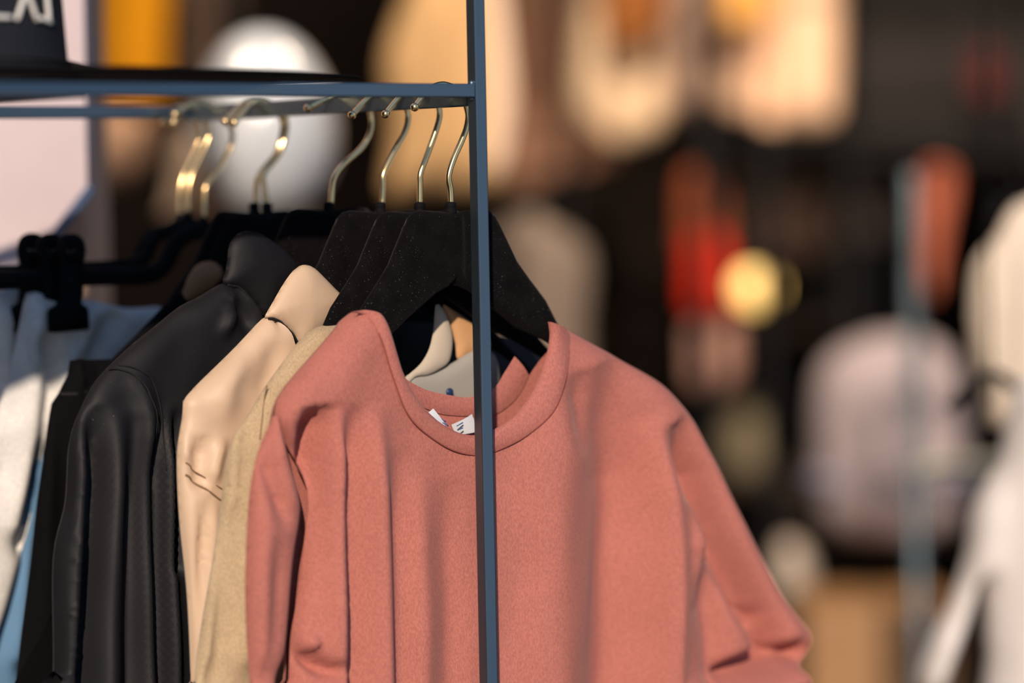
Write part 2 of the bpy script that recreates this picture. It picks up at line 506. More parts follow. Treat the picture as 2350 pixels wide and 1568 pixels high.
# outline of a broad velvet hanger, traced on the foremost one and mirrored about its neck
H1 = Cloth(RK, HY[0], KB)
def lp(px, py): return H1.hit(px, py)
top_l = [lp(*p) for p in [(1034,488),(990,484),(962,483),(946,487),(938,500),(930,518),(918,548),(894,606),(862,656),(829,706),(805,762),(770,812),(735,858),(700,900)]]
und_l = [lp(*p) for p in [(712,905),(745,875),(790,838),(845,797),(896,768),(926,737),(959,707),(999,672),(1023,659),(1046,652)]]
XN = top_l[0][0]
def hanger_body_bm(Y, xn, zn, k=KB):
    """velvet body with an arched underside; xn,zn: position of the top centre"""
    dx = xn; x0, z0 = top_l[0]
    left = [(p[0] - x0, p[1] - z0) for p in top_l[1:]] + [(p[0] - x0, p[1] - z0) for p in und_l]
    right = [(-a, b) for a, b in left][::-1]
    poly = [(0, 0.0)] + left + [(0.0, left[-1][1] + 0.001)] + right
    # dense
    D = []
    n = len(poly)
    for i in range(n):
        a = Vector(poly[i]); b = Vector(poly[(i + 1) % n]); kk = max(1, int((b - a).length / 0.004))
        for j in range(kk): D.append(a.lerp(b, j / kk))
    P = np.array([(v.x, v.y) for v in D]); nb = len(P); g = 0.0045
    lo = P.min(0); hi = P.max(0)
    G = np.array([(a, b) for a in np.arange(lo[0], hi[0], g) for b in np.arange(lo[1], hi[1], g)])
    G = G[inside(G, P)]; d, _, _ = seg_dist(G, P, np.roll(P, -1, 0)); G = G[d > g * 0.4]
    tn = np.roll(P, -1, 0) - np.roll(P, 1, 0); tn /= np.maximum(np.linalg.norm(tn, axis=1), 1e-9)[:, None]
    ar = np.sum(P[:, 0] * np.roll(P[:, 1], -1) - np.roll(P[:, 0], -1) * P[:, 1])
    nn = np.stack([-tn[:, 1], tn[:, 0]], 1) * (1 if ar > 0 else -1)
    ins = []
    for fr in (0.0004, 0.0014, 0.0032, 0.006):
        q = P + nn * fr; q = q[inside(q, P)]; dq, _, _ = seg_dist(q, P, np.roll(P, -1, 0)); ins.append(q[dq > fr * .93])
    I = np.concatenate(ins)
    kp = np.array([((I - g_) ** 2).sum(1).min() > (g * .55) ** 2 for g_ in G]); G = np.concatenate([I, G[kp]])
    res = delaunay_2d_cdt([Vector((float(a), float(b))) for a, b in np.concatenate([P, G])], [(i, (i + 1) % nb) for i in range(nb)], [list(range(nb))], 1, 1e-7)
    V = np.array([(v.x, v.y) for v in res[0]])
    d, _, _ = seg_dist(V, P, np.roll(P, -1, 0))
    prof = np.sqrt(np.clip(1 - (1 - np.clip(d / 0.006, 0, 1)) ** 2, 0, 1))
    bm = bmesh.new()
    for side in (1, -1):
        # arms sweep towards the viewer; the front steps back at the centre crease
        cr = np.clip((V[:, 0] - 0.007) / 0.003, 0, 1) * np.clip((0.030 - V[:, 0]) / 0.006, 0, 1)
        thin = 1 - 0.55 * np.clip((np.abs(V[:, 0]) - 0.055) / 0.03, 0, 1)
        T = 0.0075 * prof * thin - (0.0052 * cr * prof if side == 1 else 0)
        y = Y + bend(V[:, 0] + dx, k) - side * T
        vs = [bm.verts.new((V[i, 0] + dx, y[i], V[i, 1] + zn)) for i in range(len(V))]
        for f in res[2]:
            q = [vs[i] for i in f]
            try: bm.faces.new(q if side > 0 else q[::-1])
            except ValueError: pass
    return bm

HL = ['black velvet hanger with gold hook holding the rose pink sweatshirt, nearest the post',
      'black velvet hanger with gold hook holding the beige wool top, second from the post',
      'black velvet hanger with gold hook holding the tan satin shirt, third from the post',
      'black velvet hanger with gold hook holding the black shirt with tall collar',
      'black velvet hanger holding the shirt with the bronze brown collar, behind the black shirt',
      'black velvet hanger with gold hook holding the black gathered garment, rearmost of the velvet ones']
body_mesh = None
for i in range(6):
    c = Cloth(RK, HY[i], 0)
    neck = c.hit(*HOOKS[i][1][0][:2])
    top = c.hit(HOOKS[i][1][0][0], [488, 490, 488, 484, 492, 488][i])
    hang = empty('coat_hanger', RK.o + RK.m @ Vector((top[0], HY[i], top[1])), YAW, HL[i], 'hanger', 'velvet hangers on the rack')
    if body_mesh is None:
        body = link('body', hanger_body_bm(HY[i], top[0], top[1]), velvet, hang, RK)
        body_mesh = body; hang0 = hang
        rel = hang.matrix_world.inverted() @ body.matrix_world
    else:
        body = body_mesh.copy(); COL.objects.link(body); body.parent = hang; body.matrix_parent_inverse = Matrix.Identity(4); body.matrix_basis = rel
        if i == 5: pass
    pts = [c.hit(*p) for p in HOOKS[i][1]]
    pts[0] = (pts[1][0] + (top[0] - pts[1][0]), top[1] - 0.004)
    path = smooth_path([(a, HY[i] - 0.0005, b) for a, b in pts], 7)
    bm = bmesh.new(); add_tube(bm, path, 0.0024, 14)
    add_ball(bm, path[-1], 0.0034)
    link('hook', bm, gold, hang, RK)
    bm = bmesh.new()
    nz = c.hit(HOOKS[i][1][1][0], 466)[1]
    add_lathe(bm, [(0.0030, 0), (0.0046, 0.0008), (0.0046, 0.005), (0.0040, 0.0062), (0.0046, 0.0072), (0.0046, 0.0085), (0.0048, 0.0125)][::-1] if False else
              [(0.0052, top[1] - 0.003 - top[1]), (0.0048, 0.002), (0.0040, 0.0035), (0.0046, 0.0045), (0.0044, max(0.0055, nz - top[1])), (0.0026, max(0.0065, nz - top[1] + 0.001))],
              (top[0], HY[i], top[1]), 16)
    link('neck_collar', bm, plastic, hang, RK)

# trouser hangers: curved shoulders into a straight bar with clips
TB = [ # plane index, arm path (px), label
 (6, [(466,520),(455,527),(430,538),(409,552),(395,575),(383,600),(365,620),(330,632),(218,635),(100,640),(0,644),(-120,650)], 0.0078,
  'black plastic trouser hanger with clips, nearest of the three at left'),
 (7, [(431,508),(415,520),(390,530),(362,540),(346,562),(335,588),(312,606),(270,612),(218,616),(100,622),(0,628),(-120,634)], 0.0062,
  'black plastic trouser hanger with clips, middle of the three at left'),
 (8, [(412,512),(396,524),(371,534),(343,544),(327,566),(316,592),(293,610),(240,616),(190,620),(80,628),(-20,634),(-140,640)], 0.0060,
  'black plastic trouser hanger with clips, rearmost of the three at left'),
]
def clip_bm(c, px, py, dy):
    bm = bmesh.new()
    def L(x, y): a, b = c.hit(x, y, dy); return a, b
    # two rounded spring levers standing above the bar, with a gap between them
    cx, cz = L(px, py)
    s = 0.00034
    ringpts = [(-18, -22), (-29, -8), (-32, 12), (-26, 30), (-14, 37), (0, 38), (14, 37), (26, 30), (31, 12), (27, -8), (16, -22)]
    path = smooth_path([(cx + a * s * 0.86, c.Y + dy, cz + b * s) for a, b in ringpts], 4)
    add_tube(bm, path, 0.0046, 10)
    add_ball(bm, (cx, c.Y + dy, cz + 0.0085), 0.0062, (1.1, 0.7, 0.8))
    # shaft and jaw
    def poly(pp, t):
        f = [bm.verts.new((cx + a * s, c.Y + dy - t, cz + b * s)) for a, b in pp]
        g = [bm.verts.new((cx + a * s, c.Y + dy + t, cz + b * s)) for a, b in pp]
        n = len(pp); bm.faces.new(f); bm.faces.new(g[::-1])
        for i in range(n): bm.faces.new((f[(i + 1) % n], f[i], g[i], g[(i + 1) % n]))
    poly([(-30, -8), (26, -8), (22, -60), (20, -95), (16, -118), (34, -130), (36, -150), (36, -182), (-58, -186), (-60, -140), (-56, -130), (-34, -118), (-30, -90)], 0.006)
    poly([(-24, 10), (24, 10), (24, -10), (-24, -10)], 0.009)
    return bm
kpx = [(163, 585), (117, 584), (74, 583)]
for (hi_, arm, rad, lab), kp in zip(TB, kpx):
    Y = HY[hi_]
    c = Cloth(RK, Y, 0)
    top = c.hit(*arm[0])
    hang = empty('trouser_hanger', RK.o + RK.m @ Vector((top[0], Y, top[1])), YAW, lab, 'hanger', 'clip hangers with trousers')
    P = [c.hit(*p) for p in arm]
    left = smooth_path([(a, Y, b) for a, b in P], 6)
    right = [Vector((2 * top[0] - v.x, v.y, v.z)) for v in left]
    bm = bmesh.new()
    add_tube(bm, left, rad, 12, flat=0.7); add_tube(bm, right, rad, 12, flat=0.7)
    link('body', bm, plastic, hang, RK)
    hk = HOOKS[min(hi_, 7)][1]
    if hi_ == 8: hk = [(x - 20, y + 1) for x, y in hk]
    bm = bmesh.new(); pth = smooth_path([(a, Y, b) for a, b in [c.hit(*p) for p in hk]], 7)
    add_tube(bm, pth, 0.0022, 12); add_ball(bm, pth[-1], 0.0033)
    link('hook', bm, gold, hang, RK)
    bm = bmesh.new(); add_lathe(bm, [(0.0075, -0.008), (0.0065, 0.0), (0.0045, 0.004), (0.003, 0.009)], (top[0], Y, top[1]), 14)
    link('neck_collar', bm, plastic, hang, RK)
    link('clip', clip_bm(c, kp[0], kp[1], -0.017), plastic, hang, RK)
    far = clip_bm(c, kp[0], kp[1], -0.017)
    x0 = c.hit(kp[0], kp[1])[0]
    bmesh.ops.translate(far, vec=(2 * (top[0] - x0), 0, 0), verts=far.verts)
    link('clip', far, plastic, hang, RK)

# ------------------------------------------------------------------ the rose pink sweatshirt
TP = 0.021
pk = Cloth(RK, HY[0], KB); pk.gain = 2.7
D_ = -TP
folds = [
 # right half
 ([(1300,800),(1285,930),(1262,1100),(1262,1300),(1262,1600)], 0.0050, 0.030, D_, 0.3),
 ([(1390,830),(1420,960),(1440,1100),(1440,1300),(1430,1600)], -0.0115, 0.030, D_, 0.35),
 ([(1318,850),(1330,960),(1340,1050)], -0.0028, 0.012, D_, 0.3, 0.4),
 ([(1500,960),(1530,1100),(1545,1300),(1540,1600)], 0.0052, 0.014, D_, 0.3),
 ([(1560,965),(1590,1060),(1632,1160),(1690,1300),(1745,1400),(1780,1470)], -0.0125, 0.014, D_, 0.25, 0.0),
 ([(1610,1250),(1640,1400),(1650,1600)], -0.006, 0.015, D_, 0.4),
 ([(1600,1100),(1610,1250),(1590,1400)], 0.003, 0.010, D_, 0.3, 0.3),
 ([(1660,1560),(1720,1530),(1780,1510),(1850,1500)], -0.012, 0.008, D_, 0.2),
 ([(1560,1580),(1640,1600),(1740,1580),(1830,1560)], 0.007, 0.009, D_, 0.2),
 ([(1690,1380),(1740,1420),(1790,1420)], -0.004, 0.006, D_, 0.2, 0.2),
 # left half
 ([(738,930),(740,1010),(728,1113),(716,1210),(704,1320)], -0.0125, 0.013, D_, 0.12, 0.5),
 ([(775,940),(779,1050),(779,1200),(780,1600)], 0.0050, 0.0095, D_, 0.15, 0.0),
 ([(812,930),(812,1050),(808,1250),(812,1600)], -0.0045, 0.012, D_, 0.15),
 ([(858,930),(865,1050),(872,1250),(880,1600)], 0.0045, 0.010, D_, 0.3),
 ([(915,1030),(920,1200),(925,1600)], -0.0028, 0.012, D_, 0.3),
 ([(960,1100),(965,1250),(970,1600)], 0.002, 0.012, D_, 0.3),
 ([(1030,1100),(1035,1300),(1040,1600)], -0.0025, 0.014, D_, 0.3),
 ([(720,800),(700,850),(690,900)], 0.003, 0.012, D_, 0.3, 0.3),
 ([(660,1475),(700,1500),(745,1535),(785,1545)], -0.007, 0.006, D_, 0.15, 0.1),
 ([(668,1440),(700,1465),(730,1500)], 0.006, 0.007, D_, 0.2, 0.2),
]
for f in folds: pk.add_fold(*f)
neck_out = [(803,717),(842,722),(862,745),(876,772),(891,822),(906,878),(926,935),(959,979),(1003,1016),(1048,1037),(1082,1044),(1112,1042),(1136,1035),(1185,1008),(1237,963),(1274,907),(1296,838),(1305,777),(1300,757)]
nd = [0, -.006, -.010, -.013] + [D_] * 11 + [-.014, -.012, -.006, 0]
n_in = [(830,711),(858,714),(874,722),(888,745),(899,775),(911,816),(927,864),(959,919),(995,960),(1043,990),(1080,999),(1110,997),(1136,987),(1185,951),(1225,890),(1253,822),(1266,775),(1264,748),(1262,739)]
n_out = [(800,716),(830,722),(850,735),(867,765),(878,793),(891,838),(909,892),(930,944),(962,984),(1018,1024),(1066,1042),(1108,1043),(1140,1033),(1197,1000),(1252,944),(1286,870),(1302,805),(1306,772),(1302,756)]
front = [(a[0] * .4 + b[0] * .6, a[1] * .4 + b[1] * .6, d, 0) for a, b, d in zip(n_in, n_out, nd)]
right_e = [(1340,780),(1420,825),(1500,872),(1545,915),(1582,962),(1612,1018),(1642,1075),(1672,1140),(1702,1200),(1748,1292),(1790,1368),(1822,1412),(1848,1446),(1853,1470),(1843,1500),(1826,1532),(1845,1560),(1862,1620)]
left_e = [(640,1700),(655,1560),(655,1460),(650,1380),(630,1250),(615,1120),(618,1020),(626,955),(640,912),(672,868),(710,825),(745,785),(768,758),(785,735)]
fr_outline = [(803,717,0,1)] if False else []
outline = [front[i] for i in range(len(front))]
outline[-1] = (1288,752,0,1)
left_f = [(652,1700),(662,1560),(667,1460),(683,1370),(694,1290),(703,1210),(708,1150),(694,1090),(662,1030),(634,978),(630,950),(640,912)] + left_e[9:]
outline_b = outline[:0] + [(x, y, 0, 1) for x, y in right_e] + [(1880,1700,0,0)] + [(x, y, 0, 1) for x, y in left_e]
outline += [(x, y, 0, 1) for x, y in right_e] + [(1880,1700,0,0)] + [(x, y, 0, 1) for x, y in left_f]
outline[len(front) + len(right_e)] = (1880, 1700, 0, 0)
shirt = empty('sweatshirt', RK.o + RK.m @ Vector((XN, HY[0], -0.72)), YAW,
              'rose pink crew neck sweatshirt hanging in front, behind the blue post', 'sweatshirt')
sleeve_poly = [(1545,900),(1568,973),(1600,1060),(1640,1160),(1690,1290),(1742,1400),(1778,1470),(1800,1512),(1826,1534),(1900,1540),(1950,1400),(1750,1100),(1600,900)]
fb = pk.panel(outline, TP, 0.030, 1, 0.0036, split=[sleeve_poly], noise=0.0006)
link('front_panel', fb[0], pinkM, shirt, RK)
link('sleeve', fb[1], pinkM, shirt, RK)
# back panel with its own higher neckline
pkb = Cloth(RK, HY[0], KB)
neck_b = [(803,717),(850,740),(885,800),(905,850),(935,895),(985,935),(1043,952),(1084,955),(1134,953),(1185,915),(1213,870),(1240,830),(1285,790),(1300,757)]
bo = [(x, y, (0.0 if i in (0, 13) else 0.006 if i in (1, 12) else 0.012), 0) for i, (x, y) in enumerate(neck_b)]
bo[-1] = (1300, 757, 0, 1)
bo += outline_b
link('back_panel', pkb.panel(bo, 0.014, 0.020, -1, 0.008, folds=False), pinkM, shirt, RK)
# ribbed neckband front: between inner and outer traced edges
n_in = [(830,711),(858,714),(874,722),(888,745),(899,775),(911,816),(927,864),(959,919),(995,960),(1043,990),(1080,999),(1110,997),(1136,987),(1185,951),(1225,890),(1253,822),(1266,775),(1264,748),(1262,739)]
n_out = [(800,716),(830,722),(850,735),(867,765),(878,793),(891,838),(909,892),(930,944),(962,984),(1018,1024),(1066,1042),(1108,1043),(1140,1033),(1197,1000),(1252,944),(1286,870),(1302,805),(1306,772),(1302,756)]
def tband(T): 
    ts = [0.001, .005, .008, .012] + [TP] * 11 + [.013, .008, .004, .0005]
    return lambda a, b, t: ts[n_in.index(a)] * T
link('neckband', pk.strip(n_in, n_out, tband(1.0), 0.0020, 0.0012), pinkR, shirt, RK)
bm = bmesh.new()
add_tube(bm, smooth_path([pk.on(x, y, 0.0014) for i, (x, y) in enumerate(n_out) if 2 < i < 17], 5), 0.0006, 6)
link('neck_seam', bm, threadP, shirt, RK)
# back neckband seen through the opening
b_in = [(905,845),(926,866),(955,884),(985,897),(1043,909),(1084,911),(1134,890),(1157,856),(1181,818)]
b_out = [(915,890),(940,915),(965,932),(1007,949),(1043,954),(1084,955),(1134,953),(1185,915),(1214,862)]
bm = bmesh.new(); rows = []
for k in range(5):
    t = k / 4; row = []
    for a, b in zip(b_in, b_out):
        x, z = pkb.hit(a[0] + (b[0] - a[0]) * t, a[1] + (b[1] - a[1]) * t, 0.0125)
        row.append((x, HY[0] + float(bend(np.array(x), KB)) + 0.0125 - 0.002 * math.sin(math.pi * t), z))
    rows.append([bm.verts.new(p) for p in smooth_path(row, 5)])
for r0, r1 in zip(rows[:-1], rows[1:]):
    for i in range(len(r0) - 1): bm.faces.new((r0[i], r1[i], r1[i + 1], r0[i + 1]))
link('back_neckband', bm, pinkR, shirt, RK)
# neck label: two curled white tabs with small blue print
def tab(pts, dy, name='neck_label'):
    bm = bmesh.new(); g = []
    (a0, a1), (b0, b1) = pts
    for i in range(7):
        t = i / 6; row = []
        for j in range(5):
            u = j / 4
            px = (a0[0] * (1 - u) + a1[0] * u) * (1 - t) + (b0[0] * (1 - u) + b1[0] * u) * t
            py = (a0[1] * (1 - u) + a1[1] * u) * (1 - t) + (b0[1] * (1 - u) + b1[1] * u) * t
            x, z = pkb.hit(px, py, dy)
            row.append(bm.verts.new((x, HY[0] + dy - 0.004 * math.sin(t * 2.2) + 0.002 * u, z)))
        g.append(row)
    for i in range(6):
        for j in range(4): bm.faces.new((g[i][j], g[i + 1][j], g[i + 1][j + 1], g[i][j + 1]))
    return link(name, bm, labelM, shirt, RK)
t1 = tab((((983,947),(998,938)), ((1012,985),(1034,1000))), 0.004)
t2 = tab((((1036,975),(1050,1000)), ((1078,950),(1098,990))), 0.003)
bm = bmesh.new()
for (x0, y0, x1, y1) in [(1012,962,1020,968),(1018,970,1026,978),(1046,978,1060,970),(1052,986,1060,982)]:
    a = pkb.hit(x0, y0, -0.002); b = pkb.hit(x1, y1, -0.002)
    add_tube(bm, [(a[0], HY[0] - 0.0035, a[1]), (b[0], HY[0] - 0.0035, b[1])], 0.0005, 6)
link('label_print', bm, inkM, t1, RK)
# left sleeve hanging in front of the body
ls = Cloth(RK, HY[0] - 0.006, KB)
for f in [([(640,985),(655,1070),(668,1150),(672,1190)], 0.002, 0.005, -0.01, 0.2, 0.2),
          ([(612,1020),(622,1100),(648,1180),(665,1210)], -0.0045, 0.007, -0.01, 0.3, 0.3),
          ([(600,1080),(595,1250),(600,1500)], 0.003, 0.012, -0.01, 0.3),
          ([(640,1230),(632,1400),(612,1560)], -0.003, 0.008, -0.01, 0.3)]: ls.add_fold(*f)
sl_out = [(632,948),(618,975),(600,1015),(586,1060),(576,1110),(569,1180),(565,1260),(563,1360),(566,1460),(574,1568),(585,1680),(620,1690),(622,1620),(628,1550),(646,1500),(655,1420),(661,1340),(668,1270),(680,1200),(683,1158),(674,1110),(660,1065),(646,1015),(638,970)]
link('sleeve', merge([ls.panel(sl_out, 0.013, 0.020, 1, 0.0045, noise=0.0005), ls.panel(sl_out, 0.004, 0.012, -1, 0.008, folds=False)]), pinkM, shirt, RK)

# ------------------------------------------------------------------ generic hanging garment behind the sweatshirt
def right_side(c, dx, dyp, sc_=0.93):
    """hidden right half, following the hanger: the sweatshirt's own right edge moved to this hanger"""
    base = [(1300,757),(1340,782),(1420,830),(1500,880),(1560,960),(1600,1060),(1640,1200),(1650,1400),(1660,1700)]
    return [(1035 + (x - 1035) * sc_ * 0.86 + dx, y + dyp) for x, y in base]

# beige wool top (second hanger)
bt = empty('wool_top', RK.o + RK.m @ Vector((XN, HY[1], -0.7)), YAW, 'beige wool top mostly hidden behind the rose pink sweatshirt, darker grey below', 'top')
c = Cloth(RK, HY[1], KB)
for f in [([(600,900),(575,1000),(560,1100),(555,1250)], -0.004, 0.008, -.012, 0.3, 0.2), ([(560,1000),(530,1130),(505,1300),(480,1500)], 0.004, 0.010, -.012, 0.2),
          ([(590,1050),(570,1200),(560,1500)], 0.005, 0.01, -.012, 0.3), ([(540,1150),(515,1300),(500,1560)], -0.005, 0.008, -.012, 0.2)]: c.add_fold(*f)
le = [(445,1700),(447,1564),(464,1432),(490,1283),(511,1138),(517,1083),(537,1002),(559,971),(606,893),(640,845),(681,790),(715,757),(749,746)]
ol = [(790,750,-.004,0),(830,800,-.012,0),(880,900,-.012,0),(940,980,-.012,0),(1020,1010,-.012,0),(1120,1010,-.012,0),(1190,985,-.004,0)] + [(x, y, 0, 1) for x, y in right_side(c, -45, 190)[1:]] + [(x, y, 0, 1 if i else 0) for i, (x, y) in enumerate(le)]
ol[6 + len(right_side(c, 0, 0)) - 1] = (*ol[6 + len(right_side(c, 0, 0)) - 1][:3], 0)
link('body', merge([c.panel(ol, 0.012, 0.018, 1, 0.006, noise=0.0008), c.panel(ol, 0.008, 0.018, -1, 0.010, folds=False)]), knitM, bt, RK)
bm = bmesh.new(); add_tube(bm, smooth_path([c.on(x, y) for x, y in [(612,885),(607,920),(603,960),(598,1010)]], 5), 0.0005, 6)
link('shoulder_seam', bm, threadT, bt, RK)

# tan satin shirt (third hanger)
ts = empty('satin_shirt', RK.o + RK.m @ Vector((XN, HY[2], -0.7)), YAW, 'tan satin shirt with stand collar hanging between black shirt and beige wool top', 'shirt')
c = Cloth(RK, HY[2], KB); c.gain = 1.35
for f in [([(560,800),(520,880),(505,980)], 0.004, 0.012, -.012, 0.3, 0.3), ([(465,1000),(462,1100),(470,1130)], -0.006, 0.007, -.012, 0.3, 0.2),
          ([(440,1150),(445,1300),(455,1560)], 0.003, 0.006, -.012, 0.2), ([(470,1150),(468,1300),(470,1560)], -0.0035, 0.006, -.012, 0.2),
          ([(490,1140),(484,1300),(475,1500)], 0.0035, 0.006, -.012, 0.2), ([(640,780),(620,860),(590,920)], -0.003, 0.01, -.012, 0.3, 0.3),
          ([(510,1000),(495,1060),(485,1110)], 0.004, 0.006, -.012, 0.3, 0.2), ([(425,1010),(428,1060)], 0.003, 0.006, -.012, 0.3, 0.2)]: c.add_fold(*f)
le = [(442,1700),(439,1564),(430,1368),(413,1198),(407,1079),(409,1020),(419,961),(422,920),(446,890),(477,859),(511,826),(545,792),(575,760),(606,729)]
ol = [(640,736,-.008,0),(668,765,-.012,0),(690,820,-.012,0),(760,900,-.012,0),(900,960,-.012,0),(1010,980,-.012,0),(1090,970,-.006,0)] + [(x, y, 0, 1) for x, y in right_side(c, -110, 180, 0.9)[1:]]
ol[-1] = (*ol[-1][:3], 0)
ol += [(x, y, 0, 1 if i else 0) for i, (x, y) in enumerate(le)]
link('body', merge([c.panel(ol, 0.012, 0.016, 1, 0.0038, noise=0.0010), c.panel(ol, 0.008, 0.016, -1, 0.010, folds=False)]), tanM, ts, RK)
cc = Cloth(RK, HY[2] - 0.004, KB)
col = [(607,729),(628,690),(650,652),(672,622),(686,611),(703,608),(722,616),(745,638),(766,660),(786,683),(775,712),(752,745),(722,772),(694,792),(683,790),(672,766),(655,750),(640,738),(622,731)]
link('collar', merge([cc.panel(col, 0.010, 0.028, 1, 0.0045), cc.panel(col, 0.003, 0.02, -1, 0.008)]), tanM, ts, RK)
bm = bmesh.new(); add_tube(bm, smooth_path([cc.on(x, y) for x, y, t in [(615,731,0.001),(626,733,.003),(640,737,.005),(657,752,.006),(672,768,.006),(684,790,.004)]], 5), 0.0009, 8)
link('collar_cord', bm, threadB, ts, RK)
bm = bmesh.new()
for off in (0, 28):
    add_tube(bm, smooth_path([c.on(x, y - off) for x, y in [(428,1090),(438,1096),(450,1108),(475,1125),(500,1145),(512,1152)]], 5), 0.0005 if off else 0.0008, 6)
link('yoke_seam', bm, threadT, ts, RK)

# black shirt with tall collar (fourth hanger)
bs = empty('black_shirt', RK.o + RK.m @ Vector((XN, HY[3], -0.7)), YAW, 'black sateen shirt with tall collar hanging left of the tan satin shirt', 'shirt')
c = Cloth(RK, HY[3], KB); c.gain = 2.5
for f in [([(300,860),(330,930),(336,1050),(338,1300),(345,1600)], 0.006, 0.009, -.012, 0.2),
          ([(365,960),(350,1060),(352,1300),(362,1600)], -0.006, 0.008, -.012, 0.2),
          ([(385,930),(385,1060),(384,1300),(392,1600)], 0.005, 0.007, -.012, 0.2),
          ([(403,940),(400,1100),(402,1300)], -0.005, 0.005, -.012, 0.2),
          ([(225,930),(222,1100),(205,1300),(190,1600)], -0.008, 0.010, -.012, 0.2),
          ([(265,930),(262,1100),(250,1300),(240,1600)], 0.005, 0.013, -.012, 0.3),
          ([(305,950),(300,1200),(295,1600)], -0.004, 0.010, -.012, 0.3),
          ([(185,960),(178,1100),(165,1300),(150,1600)], 0.006, 0.009, -.012, 0.2),
          ([(520,680),(560,720),(575,780)], -0.003, 0.007, -.012, 0.2, 0.3), ([(540,665),(530,720),(500,780)], 0.003, 0.006, -.012, 0.2, 0.3)]: c.add_fold(*f)
le = [(110,1700),(123,1540),(123,1283),(150,1155),(158,1028),(176,960),(192,925),(210,889),(245,845),(307,787),(358,746),(409,705),(453,682),(490,660),(511,651)]
ol = [(545,657,-.008,0),(572,684,-.012,0),(593,712,-.012,0),(640,800,-.012,0),(720,800,-.012,0),(820,765,-.012,0),(900,742,-.012,0),(1000,742,-.012,0),(1100,765,-.010,0),(1170,775,-.006,0)] + [(x, y, 0, 1) for x, y in right_side(c, -20, 12, 0.85)[1:]]
ol[-1] = (*ol[-1][:3], 0)
ol += [(x, y, 0, 1 if i else 0) for i, (x, y) in enumerate(le)]
slv = [(60,1750),(60,1000),(205,890),(245,848),(290,858),(318,880),(333,905),(345,960),(352,1050),(352,1200),(350,1750)]
bb = c.panel(ol, 0.013, 0.018, 1, 0.0038, noise=0.0010, split=[slv])
link('body', merge([bb[0], c.panel(ol, 0.008, 0.018, -1, 0.010, folds=False)]), blackM, bs, RK)
link('sleeve', bb[1], blackM, bs, RK)
cc = Cloth(RK, HY[3] - 0.004, KB)
col = [(511,651),(516,628),(521,600),(526,562),(545,537),(567,530),(600,538),(637,562),(664,586),(682,611),(676,640),(655,675),(634,705),(612,728),(596,716),(582,696),(566,676),(545,660)]
link('collar', merge([cc.panel(col, 0.011, 0.032, 1, 0.0045), cc.panel(col, 0.003, 0.02, -1, 0.008)]), blackM, bs, RK)
bm = bmesh.new(); add_tube(bm, smooth_path([cc.on(x, y) for x, y, t in [(522,654,.001),(533,656,.003),(548,660,.005),(568,678,.007),(584,698,.007),(598,716,.006),(613,728,.003)]], 5), 0.0009, 8)
link('collar_seam', bm, threadB, bs, RK)
bm = bmesh.new()
for pts in ([(247,846),(275,848),(305,860),(325,885),(333,910),(345,950),(350,1000),(352,1060),(350,1120)], [(270,838),(300,842),(330,856),(345,870),(357,900),(366,945),(372,1000),(374,1080)]):
    add_tube(bm, smooth_path([c.on(x, y) for i, (x, y) in enumerate(pts)], 5), 0.0006, 6)
link('shoulder_seam', bm, threadB, bs, RK)

# shirt with bronze collar (fifth hanger) and gathered black garment (sixth)
g5 = empty('dark_shirt', RK.o + RK.m @ Vector((XN, HY[4], -0.7)), YAW, 'dark shirt with bronze brown collar squeezed behind the black sateen shirt', 'shirt')
c = Cloth(RK, HY[4], KB)
ol = [(440,680,0,0),(480,760,-.008,0),(560,800,-.008,0),(680,760,-.008,0),(760,720,-.004,0)] + [(x, y, 0, 1) for x, y in right_side(c, -330, 20, 0.75)[1:]]
ol[-1] = (*ol[-1][:3], 0)
ol += [(x, y, 0, 1 if i else 0) for i, (x, y) in enumerate([(100,1700),(125,1400),(160,1100),(185,930),(245,838),(300,780),(350,728),(405,672),(425,655)])]
link('body', merge([c.panel(ol, 0.010, 0.016, 1, 0.008), c.panel(ol, 0.006, 0.016, -1, 0.012)]), black2, g5, RK)
cc = Cloth(RK, HY[4] - 0.004, KB)
col = [(409,704),(418,672),(430,640),(446,614),(465,602),(486,600),(504,606),(514,619),(512,634),(498,652),(478,668),(455,682),(430,695)]
link('collar', merge([cc.panel(col, 0.008, 0.022, 1, 0.005), cc.panel(col, 0.003, 0.02, -1, 0.008)]), brownM, g5, RK)

g6 = empty('gathered_skirt', RK.o + RK.m @ Vector((XN, HY[5], -0.7)), YAW, 'black garment with gathered waist between white trousers and black shirt', 'skirt')
c = Cloth(RK, HY[5], 0.0)
c.ruffle = lambda V: 0.0035 * np.sin(V[:, 0] * 520) * np.clip(1 - np.abs(V[:, 1] + 0.20) / 0.05, 0, 1) + 0.003 * np.sin(V[:, 0] * 190)
ol = [(160,828,0,1),(180,824,0,1),(204,826,0,1),(238,825,0,1),(330,820,0,1),(480,815,0,1),(640,820,0,1),(700,850,0,1),(720,1000,0,1),(740,1300,0,1),(760,1700,0,0),
      (20,1700,0,1),(38,1564,0,1),(68,1326,0,1),(85,1155,0,1),(102,1040,0,1),(115,955,0,1),(122,925,0,1),(136,903,0,1),(146,880,0,1),(157,859,0,1)]
link('body', merge([c.panel(ol, 0.009, 0.012, 1, 0.0055), c.panel(ol, 0.007, 0.012, -1, 0.012)]), black2, g6, RK)
bm = bmesh.new(); add_tube(bm, smooth_path([c.on(x, y) for x, y in [(138,905),(170,905),(205,900),(260,898)]], 4), 0.0016, 6)
link('waist_seam', bm, threadB, g6, RK)
